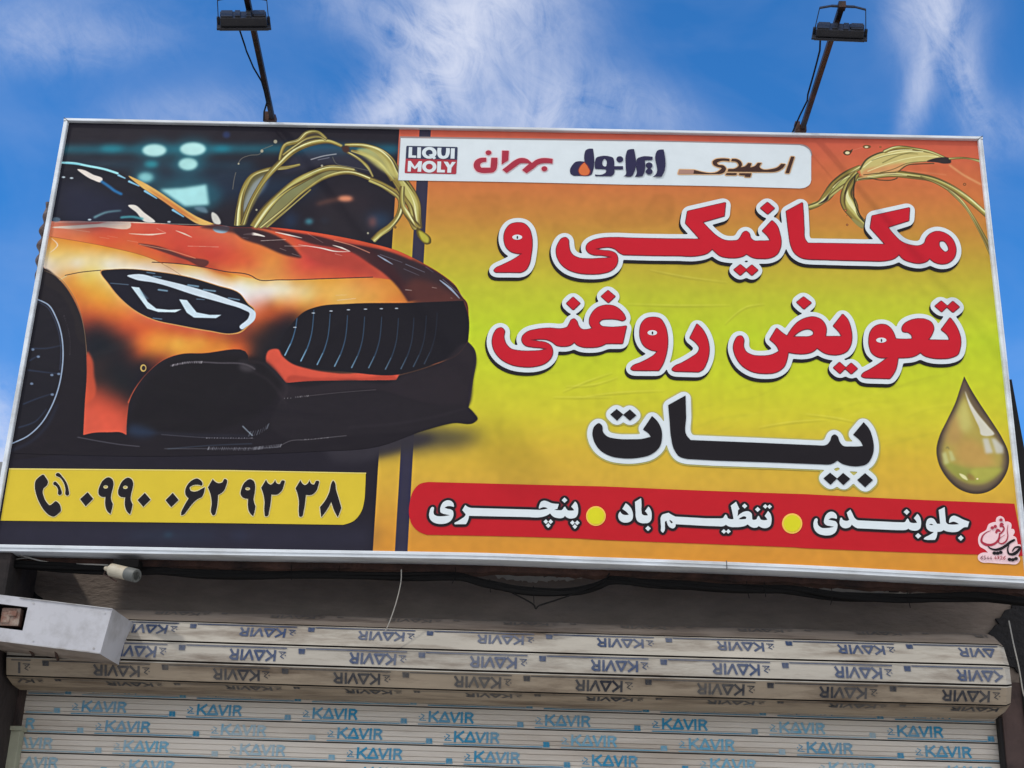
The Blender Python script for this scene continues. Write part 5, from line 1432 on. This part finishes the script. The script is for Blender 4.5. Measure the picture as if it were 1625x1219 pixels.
# ------------------------------------------------------------------ floodlights on arms above the sign
M_pole = material('dark_brown_arm', (38, 28, 26), 0.6, 0.3, var=0.25, scale=14, dirt=(84, 52, 36), dirt_amt=0.6, dirt_scale=12)
M_lamp = material('black_lamp_housing', (38, 38, 42), 0.5, 0.2, var=0.25, scale=20)
M_glass = material('lamp_glass', (90, 100, 108), 0.12, 0.0, var=0.02)
M_cable = material('black_cable', (13, 12, 12), 0.8, spec=0.15, var=0.15)
M_rust = material('rusty_steel', (70, 46, 37), 0.9, 0.0, var=0.35, scale=14, dirt=(34, 24, 22), dirt_amt=0.95, dirt_scale=6, bump=0.7, bump_scale=60)

def floodlight(label, base_px, tip_px, body_px, wpx, hpx, brk_top, brk_w, wire, mount_px, depth, roll):
    b = P(base_px[0], base_px[1], 0.05)
    t = P(tip_px[0], tip_px[1], -depth)
    th = thing('floodlight', b, label, 'floodlight', 'floodlights on arms above the sign')
    wdt = 9.0 * (P(tip_px[0] + 1, tip_px[1], -depth) - t).length
    MB().bar(b, t, wdt * 0.95, wdt * 0.95, up=(0, 0, 1)).build('arm', M_pole, th)
    f = (body_px[1] - tip_px[1]) / (base_px[1] - tip_px[1])
    on_arm = t.lerp(b, f)
    dist = on_arm.y - 0.11                         # the lamp hangs just under and before the arm
    c = P(body_px[0], body_px[1], dist - 0.02)
    m = (P(body_px[0] + 1, body_px[1], dist) - P(body_px[0], body_px[1], dist)).length
    vw = (c - CAM_LOC).normalized()
    xx = Vector((math.cos(roll), 0, -math.sin(roll))); xx = (xx - vw * xx.dot(vw) * 0.6).normalized()
    zz_ = xx.cross(vw).normalized()                  # upwards, square to the line of sight
    tilt = R(13)
    yy = (vw * math.cos(tilt) + zz_ * math.sin(tilt)).normalized(); zz_ = xx.cross(yy).normalized()
    rot = Matrix((xx, yy, zz_)).transposed()
    W2, H2, D2 = wpx * m / 2, hpx * m / 2, 0.068
    lb = MB()
    lb.box(c + zz_ * H2 * 0.25, (W2 * 0.86, D2 * 0.85, H2 * 0.62), rot, bev=0.004)
    lb.box(c - zz_ * H2 * 0.62, (W2, D2, H2 * 0.16), rot, bev=0.002)
    for k in range(4):
        lb.box(c + zz_ * H2 * 0.95 + xx * W2 * (-0.6 + 0.4 * k), (0.010 if k % 3 else 0.022, D2 * (0.75 - 0.06 * (k % 2)), H2 * (0.14 + 0.05 * (k % 2))), rot, bev=0.002)
    lb.box(c + zz_ * H2 * 0.95 + xx * W2 * 0.55, (0.022, 0.03, H2 * 0.26), rot, bev=0.002)
    body = lb.build('lamp_body', M_lamp, th)
    MB().box(c - zz_ * H2 * 0.83, (W2 * 0.9, D2 * 0.9, 0.002), rot).build('lamp_glass', M_glass, body)
    # the U shaped bracket from the lamp's cheeks up to the tip of the arm
    bh = (body_px[1] - brk_top) * m
    tb = c + zz_ * bh
    bk = MB()
    bw = brk_w * m / 2
    la, ra = c - xx * (W2 * 0.93) + zz_ * H2 * 0.1, c + xx * (W2 * 0.93) + zz_ * H2 * 0.1
    lt, rt = tb - xx * bw - zz_ * 0.006, tb + xx * bw - zz_ * 0.006
    bk.bar(la, lt, 0.0032, 0.022, up=yy); bk.bar(ra, rt, 0.0032, 0.022, up=yy)
    bk.bar(lt, tb - xx * bw * 0.5 + zz_ * 0.003, 0.022, 0.0045, up=zz_); bk.bar(rt, tb + xx * bw * 0.5 + zz_ * 0.003, 0.022, 0.0045, up=zz_)
    bk.bar(tb - xx * bw * 0.5 + zz_ * 0.003, tb + xx * bw * 0.5 + zz_ * 0.003, 0.022, 0.006, up=zz_)
    bk.box(la, (0.006, 0.012, 0.012), rot, bev=0.003); bk.box(ra, (0.006, 0.012, 0.012), rot, bev=0.003)
    bk.build('bracket', M_lamp, th)
    # plate that carries the bracket at the tip
    MB().bar(t.lerp(b, -0.012), t.lerp(b, 0.02), wdt * 1.25, wdt * 1.2, up=(0, 0, 1)).build('end_clamp', M_pole, th)
    n = len(wire); pts = []
    for i, (x, y) in enumerate(wire):
        g = i / (n - 1)
        pts.append(P(x, y, (dist) + (0.05 - dist) * g))
    q = []
    for i in range(n - 1):
        for k in range(4):
            q.append(pts[i].lerp(pts[i + 1], k / 4))
    q.append(pts[-1])
    MB().tube(q, 0.0036, 6).build('cable', M_cable, th, smooth=True)
    mx, my, mw, mh = mount_px
    mc = P(mx, my, 0.045); s = 1 / 372.0
    MB().box(mc, (mw * s / 2, 0.018, mh * s / 2), bev=0.002).box(P(base_px[0], base_px[1] + 1, 0.055), (0.016, 0.02, 0.016), bev=0.002).build('mount', M_rust, th)
    return th
floodlight('black floodlight above the printed car, its bracket cut off by the top of the photo', (432.5, 189), (390.5, -9), (386.5, 33), 84, 22, -2, 76,
           [(379, 44), (389, 74), (391, 81), (397, 95), (402, 107), (415, 129), (421, 150), (423.5, 163), (419, 178), (418.5, 192)], (424, 187, 8.5, 17), 0.90, R(-1.5))
floodlight('black floodlight with its whole bracket in view, right of the white logo strip', (1273, 205), (1336, 9), (1333, 51), 86, 19, 12, 71,
           [(1302, 57), (1301, 80), (1296, 100), (1290, 122), (1282, 150), (1281, 160), (1270, 182), (1262, 200), (1257, 212)], (1265, 204, 8, 20), 0.90, R(1.5))

# ------------------------------------------------------------------ below the sign: beam, cables, wires
bm2 = MB()
pa = [P(x, y, 0.10) for x, y in ((-30, 885), (370, 891), (770, 897), (1100, 908), (1440, 923), (1640, 934))]
bn = 160
bx = [pa[0].x + (pa[-1].x - pa[0].x) * i / bn for i in range(bn + 1)]
bz = [float(np.interp(x, [p.x for p in pa], [p.z for p in pa])) for x in bx]
bv_, bf_ = [], []
drp = 0.0
for i, x in enumerate(bx):
    drp = 0.75 * drp + random.uniform(-0.004, 0.0055)
    lo_ = bz[i] - 0.030 - max(0, drp)
    hi_ = bz[i] + 0.016
    yj = random.uniform(-0.002, 0.002)
    bv_ += [(x, 0.088, hi_), (x, 0.080 + yj, hi_ - 0.004), (x, 0.079 + yj, lo_ + 0.004), (x, 0.084, lo_), (x, 0.150, lo_ + 0.004 + yj), (x, 0.152, hi_)]
for i in range(bn):
    for j in range(6):
        bf_.append((i * 6 + j, (i + 1) * 6 + j, (i + 1) * 6 + (j + 1) % 6, i * 6 + (j + 1) % 6))
bf_ += [tuple(range(6)), tuple(range(bn * 6, bn * 6 + 6))]
bm2.add(bv_, bf_)
o = bm2.build('support_beam', M_rust)
tag(o, 'rusty brown steel beam running under the whole length of the billboard', 'steel beam')

def cable_thing(name, px, y, rad, label, cat, mat=M_cable, dy=0.0, strands=1, jitter=0.0, group=None):
    mb = MB()
    for s in range(strands):
        pts = []
        ph0 = random.uniform(0, 6.28)
        c = [P(a, b, y + dy * i / max(1, len(px) - 1)) for i, (a, b) in enumerate(px)]
        n = len(c)
        for i in range(n - 1):
            p0, p1, p2, p3 = c[max(i - 1, 0)], c[i], c[i + 1], c[min(i + 2, n - 1)]
            for k in range(10):
                t = k / 10
                pts.append(0.5 * ((2 * p1) + (p2 - p0) * t + (2 * p0 - 5 * p1 + 4 * p2 - p3) * t * t + (3 * p1 - p0 - 3 * p2 + p3) * t ** 3))
        pts.append(c[-1])
        if strands > 1:
            pts = [p + Vector((0, math.sin(ph0 + i * 0.12) * jitter, math.cos(ph0 * 1.7 + i * 0.10 + s) * jitter)) for i, p in enumerate(pts)]
        mb.tube(pts, rad, 7)
    o = mb.build(name, mat, smooth=True)
    return tag(o, label, cat, group)
cable_thing('cable_bundle', [(-20, 893), (90, 900), (180, 906), (250, 906), (320, 911), (420, 913), (520, 912), (640, 915), (725, 915), (770, 926), (820, 936), (870, 940), (915, 938), (950, 929), (975, 921), (1030, 926), (1100, 930),
                             (1180, 934), (1250, 936), (1330, 946), (1420, 950), (1500, 948), (1560, 948), (1640, 955)], 0.062, 0.0090,
            'thick black cable bundle sagging beneath the rusty beam', 'cable bundle', strands=6, jitter=0.010)
cable_thing('sagging_wire', [(735, 918), (790, 931), (825, 947), (846, 959), (850, 966), (856, 961), (880, 953), (915, 941), (955, 924), (967, 910)], 0.05, 0.0032,
            'thin black wire hanging in a pointed loop below the cable bundle', 'wire')
M_wire = material('grey_wire', (150, 146, 138), 0.5, 0.2, var=0.1)
cable_thing('thin_wire', [(-6, 859), (20, 876), (49, 886), (75, 892), (110, 895), (150, 896), (172, 897)], 0.05, 0.0030, 'grey wire slanting down from the left edge to the small white camera', 'wire', M_wire)
cable_thing('thin_wire', [(-8, 906), (8, 894), (30, 887), (49, 886.5), (70, 893), (100, 901), (125, 900), (165, 899)], 0.06, 0.0026, 'pale wire curving in a low arc beside the tar stain at the left', 'wire', M_wire)
cable_thing('loose_wire', [(637, 904), (636, 925), (629, 955), (619, 985), (611, 1003)], 0.04, 0.0022, 'single stiff bare wire hanging down from the beam over the roll', 'wire', M_wire)
cable_thing('strand_of_wire', [(1601, 985), (1608, 1020), (1617, 1060), (1624, 1100), (1630, 1110)], 0.12, 0.0028, 'thin pale strand hanging in the dark corner at the right end of the roll', 'wire', M_wire)
ties = MB()
for x, y in ((461, 908), (538, 910), (722, 912), (777, 931), (846, 942), (1185, 934), (1213, 935), (1320, 945), (1440, 950)):
    p = P(x, y, 0.050)
    ties.tube([p + Vector((0, 0, 0.03)), p + Vector((random.uniform(-.004, .004), -0.004, 0.0)), p + Vector((random.uniform(-.012, .008), -0.004, -random.uniform(0.02, 0.045)))], 0.0016, 5)
tag(ties.build('cable_ties', M_cable), 'thin tie wires holding the black cable bundle under the beam', 'tie wires', kind='stuff')

# ------------------------------------------------------------------ small white camera under the sign
M_camw = material('weathered_white_plastic', (176, 168, 148), 0.5, var=0.08, scale=20, dirt=(150, 132, 104), dirt_amt=0.7, dirt_scale=14)
M_camd = material('dark_lens_ring', (92, 94, 90), 0.55, var=0.15)
cc = P(190, 908, 0.0)
camth = thing('security_camera', cc, 'small weathered white cylinder camera with a dark lens ring hanging under the beam', 'camera')
ax = (P(217, 914, -0.05) - P(167, 902, 0.02)); L0 = ax.length; ax.normalize()
s0 = P(167, 902, 0.02)
MB().tube([s0, s0 + ax * 0.018, s0 + ax * 0.030, s0 + ax * 0.035, s0 + ax * (L0 * 0.70)], [0.008, 0.011, 0.021, 0.0255, 0.0255], 20).build('camera_body', M_camw, camth, smooth=True)
MB().tube([s0 + ax * (L0 * 0.69), s0 + ax * (L0 * 0.72), s0 + ax * (L0 * 0.98), s0 + ax * L0, s0 + ax * L0 * 1.0, s0 + ax * L0 * 0.93], [0.0245, 0.0265, 0.0265, 0.025, 0.017, 0.016], 20).build('lens_ring', M_camd, camth, smooth=True)
MB().tube([s0 + ax * L0 * 0.92, s0 + ax * L0 * 0.955], 0.0158, 16).build('lens', material('black_lens', (12, 13, 15), 0.1, var=0.0), camth)
MB().box(s0 + ax * L0 * 0.5 + Vector((0.01, 0.045, 0.040)), (0.05, 0.03, 0.016), bev=0.004).tube([s0 + ax * L0 * 0.45, s0 + ax * L0 * 0.5 + Vector((0.005, 0.04, 0.04))], 0.008, 8).build('mount', M_cable, camth)
MB().tube([s0 + ax * 0.01, s0 + Vector((-0.003, 0.0, -0.025)), s0 + Vector((0.02, -0.005, -0.034)), s0 + ax * L0 * 0.4 + Vector((0, 0, -0.040))], 0.003, 6).build('rusty_tie', M_rust, camth, smooth=True)

# ------------------------------------------------------------------ white box in front of the roll, at the left
M_box = material('white_painted_box', (182, 182, 186), 0.42, 0.0, var=0.05, scale=5, dirt=(128, 124, 120), dirt_amt=0.55, dirt_scale=6, bump=0.03, bump_scale=5)
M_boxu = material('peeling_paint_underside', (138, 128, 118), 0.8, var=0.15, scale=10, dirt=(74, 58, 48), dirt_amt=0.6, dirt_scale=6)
YB = -0.16
M_boxs = material('grey_seam_paint', (176, 176, 176), 0.6, var=0.1, dirt=(120, 108, 96), dirt_amt=0.7, dirt_scale=12)
fTL, fTR, fBR, fBL = P(-2, 943.6, YB), P(178.7, 965.7, YB + 0.012), P(158.8, 1038, YB + 0.012), P(-14, 1016.5, YB)
lx = (fTR - fTL).normalized()
fTL -= lx * 0.16; fBL -= (fBR - fBL).normalized() * 0.16
nb_ = Vector((0.03, 1, -0.004)).normalized() * 0.30
boxth = thing('metal_box', (fBL + fBR) / 2 + Vector((0, 0.13, -0.02)), 'tilted white box with a square dark opening before the left end of the roll', 'box')
def LP(u, v, d=0.0):
    a = fTL.lerp(fTR, u); b = fBL.lerp(fBR, u)
    return a.lerp(b, v) + nb_ * d
# opening on the front face
def uv_px(px, py):
    p = P(px, py, YB + 0.006)
    u = (p - fTL).dot(lx) / (fTR - fTL).length
    a = fTL.lerp(fTR, u); b = fBL.lerp(fBR, u)
    return u, (p - a).dot((b - a).normalized()) / (b - a).length
h0, h1, h2, h3 = uv_px(-6, 958), uv_px(44, 964), uv_px(35, 1000), uv_px(-14, 996)
us = [0, (h0[0] + h3[0]) / 2, (h1[0] + h2[0]) / 2, 1]; vs_ = [0, (h0[1] + h1[1]) / 2, (h2[1] + h3[1]) / 2, 1]
bv, bf, bmi = [], [], []
for j in range(4):
    for i in range(4): bv.append(LP(us[i], vs_[j]))
for j in range(3):
    for i in range(3):
        if (i, j) == (1, 1): continue
        bf.append((j * 4 + i, j * 4 + i + 1, (j + 1) * 4 + i + 1, (j + 1) * 4 + i)); bmi.append(0)
n0 = len(bv)
for (i, j) in ((1, 1), (2, 1), (2, 2), (1, 2)): bv.append(LP(us[i], vs_[j], 0.30))
fr = [5, 6, 10, 9]
for k in range(4):
    bf.append((fr[k], fr[(k + 1) % 4], n0 + (k + 1) % 4, n0 + k)); bmi.append(2)
bf.append((n0, n0 + 1, n0 + 2, n0 + 3)); bmi.append(2)
n1 = len(bv)
for (u, v) in ((0, 0), (1, 0), (1, 1), (0, 1)): bv.append(LP(u, v, 1.0))
cor = [0, 3, 15, 12]
edge = [[0, 1, 2, 3], [3, 7, 11, 15], [15, 14, 13, 12], [12, 8, 4, 0]]
for k in range(4):
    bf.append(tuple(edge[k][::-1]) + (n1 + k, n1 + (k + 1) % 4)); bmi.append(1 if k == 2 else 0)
bf.append((n1, n1 + 3, n1 + 2, n1 + 1)); bmi.append(0)
mesh('box_body', bv, bf, [M_box, M_boxu, M_dark], boxth, mi=bmi)
M_block = material('brown_block', (120, 84, 70), 0.8, var=0.3, scale=24, dirt=(170, 164, 150), dirt_amt=0.7, dirt_scale=18)
mid = LP((us[1] + us[2]) / 2 - 0.01, (vs_[1] + vs_[2]) / 2 - 0.02, 0.12)
MB().box(mid, (0.036, 0.02, 0.034), bev=0.006).box(mid + Vector((0.008, -0.018, 0.012)), (0.016, 0.008, 0.010), bev=0.004).box(mid + Vector((-0.016, -0.016, -0.004)), (0.016, 0.008, 0.02), bev=0.004).build('latch_block', M_block, boxth)
for (u, v) in ((0.50, 0.10), (0.96, 0.12), (0.95, 0.90), (0.55, 0.90)):
    q = LP(u, v); MB().tube([q + Vector((0, -0.002, 0)), q + Vector((0, 0.002, 0))], 0.0038, 10).build('screw', M_boxs, boxth)
fl = MB()
fl.bar(LP(0.405, 0.012) + Vector((0, -0.0012, 0)), LP(0.997, 0.012) + Vector((0, -0.0012, 0)), 0.003, 0.006, up=(0, 1, 0))
fl.bar(LP(0.30, 0.985) + Vector((0, -0.0012, 0)), LP(0.997, 0.985) + Vector((0, -0.0012, 0)), 0.004, 0.006, up=(0, 1, 0))
fl.build('folded_edge', M_boxs, boxth)
ck = MB()
for pl in ([(80, 1026), (88, 1033), (91, 1043), (93, 1052), (91, 1060)], [(47, 1033), (51, 1036), (53, 1041)], [(125, 1058), (117, 1063), (114, 1068), (113, 1074)]):
    pts = [P(x, y, YB + 0.03 + 0.26 * min(1, max(0, (y - 1026 - (x - 80) * 0.12) / 24.0)) - 0.004) for x, y in pl]
    ck.tube(pts, [0.0035, 0.005, 0.006, 0.004, 0.002][:len(pts)], 5)
ck.build('peeling_strip', M_rust, boxth)

# ------------------------------------------------------------------ behind the sign
M_rag = material('twisted_rag', (84, 70, 68), 0.9, var=0.35, scale=30, dirt=(150, 142, 138), dirt_amt=0.5, dirt_scale=20, bump=0.5, bump_scale=60)
rg = MB()
pts, rad = [], []
cpx = [(77, 322), (75, 340), (71.5, 362), (68, 386), (64.5, 412), (61.5, 436), (58, 456)]
for i in range(len(cpx) - 1):
    for k in range(8):
        t = k / 8
        x = cpx[i][0] + (cpx[i + 1][0] - cpx[i][0]) * t; y = cpx[i][1] + (cpx[i + 1][1] - cpx[i][1]) * t
        pts.append(P(x - 0.5, y, 0.13)); rad.append(0.008 + 0.017 * (0.5 - 0.5 * math.cos(2 * math.pi * ((y - 330) / 24.0))) ** 0.8 * min(1, max(0.15, 1.25 - abs(y - 385) / 62)))
rg.tube(pts, rad, 10)
tag(rg.build('twisted_cloth', M_rag, smooth=True), 'knotted brown twist of cloth hanging behind the left edge of the billboard', 'cloth')
st_ = MB()
a, b = P(1593, 606, 0.16), P(1628, 800, 0.16)
st_.bar(a, b, 0.05, 0.05, up=(0, 1, 0))
st_.bar(b, b + Vector((0.0, 0.36, -0.12)), 0.04, 0.04)
tag(st_.build('steel_brace', M_dark), 'black steel brace behind the right edge of the billboard', 'brace')
for x in (-1.6, -0.5, 0.6, 1.6):
    hang = MB()
    hang.bar((x, 0.088, 1.6), (x, 0.55, 0.26), 0.04, 0.04)
    hang.bar((x, 0.10, 0.03), (x, 0.45, 0.03), 0.04, 0.04)
    hang.build('back_strut', M_dark, sign)
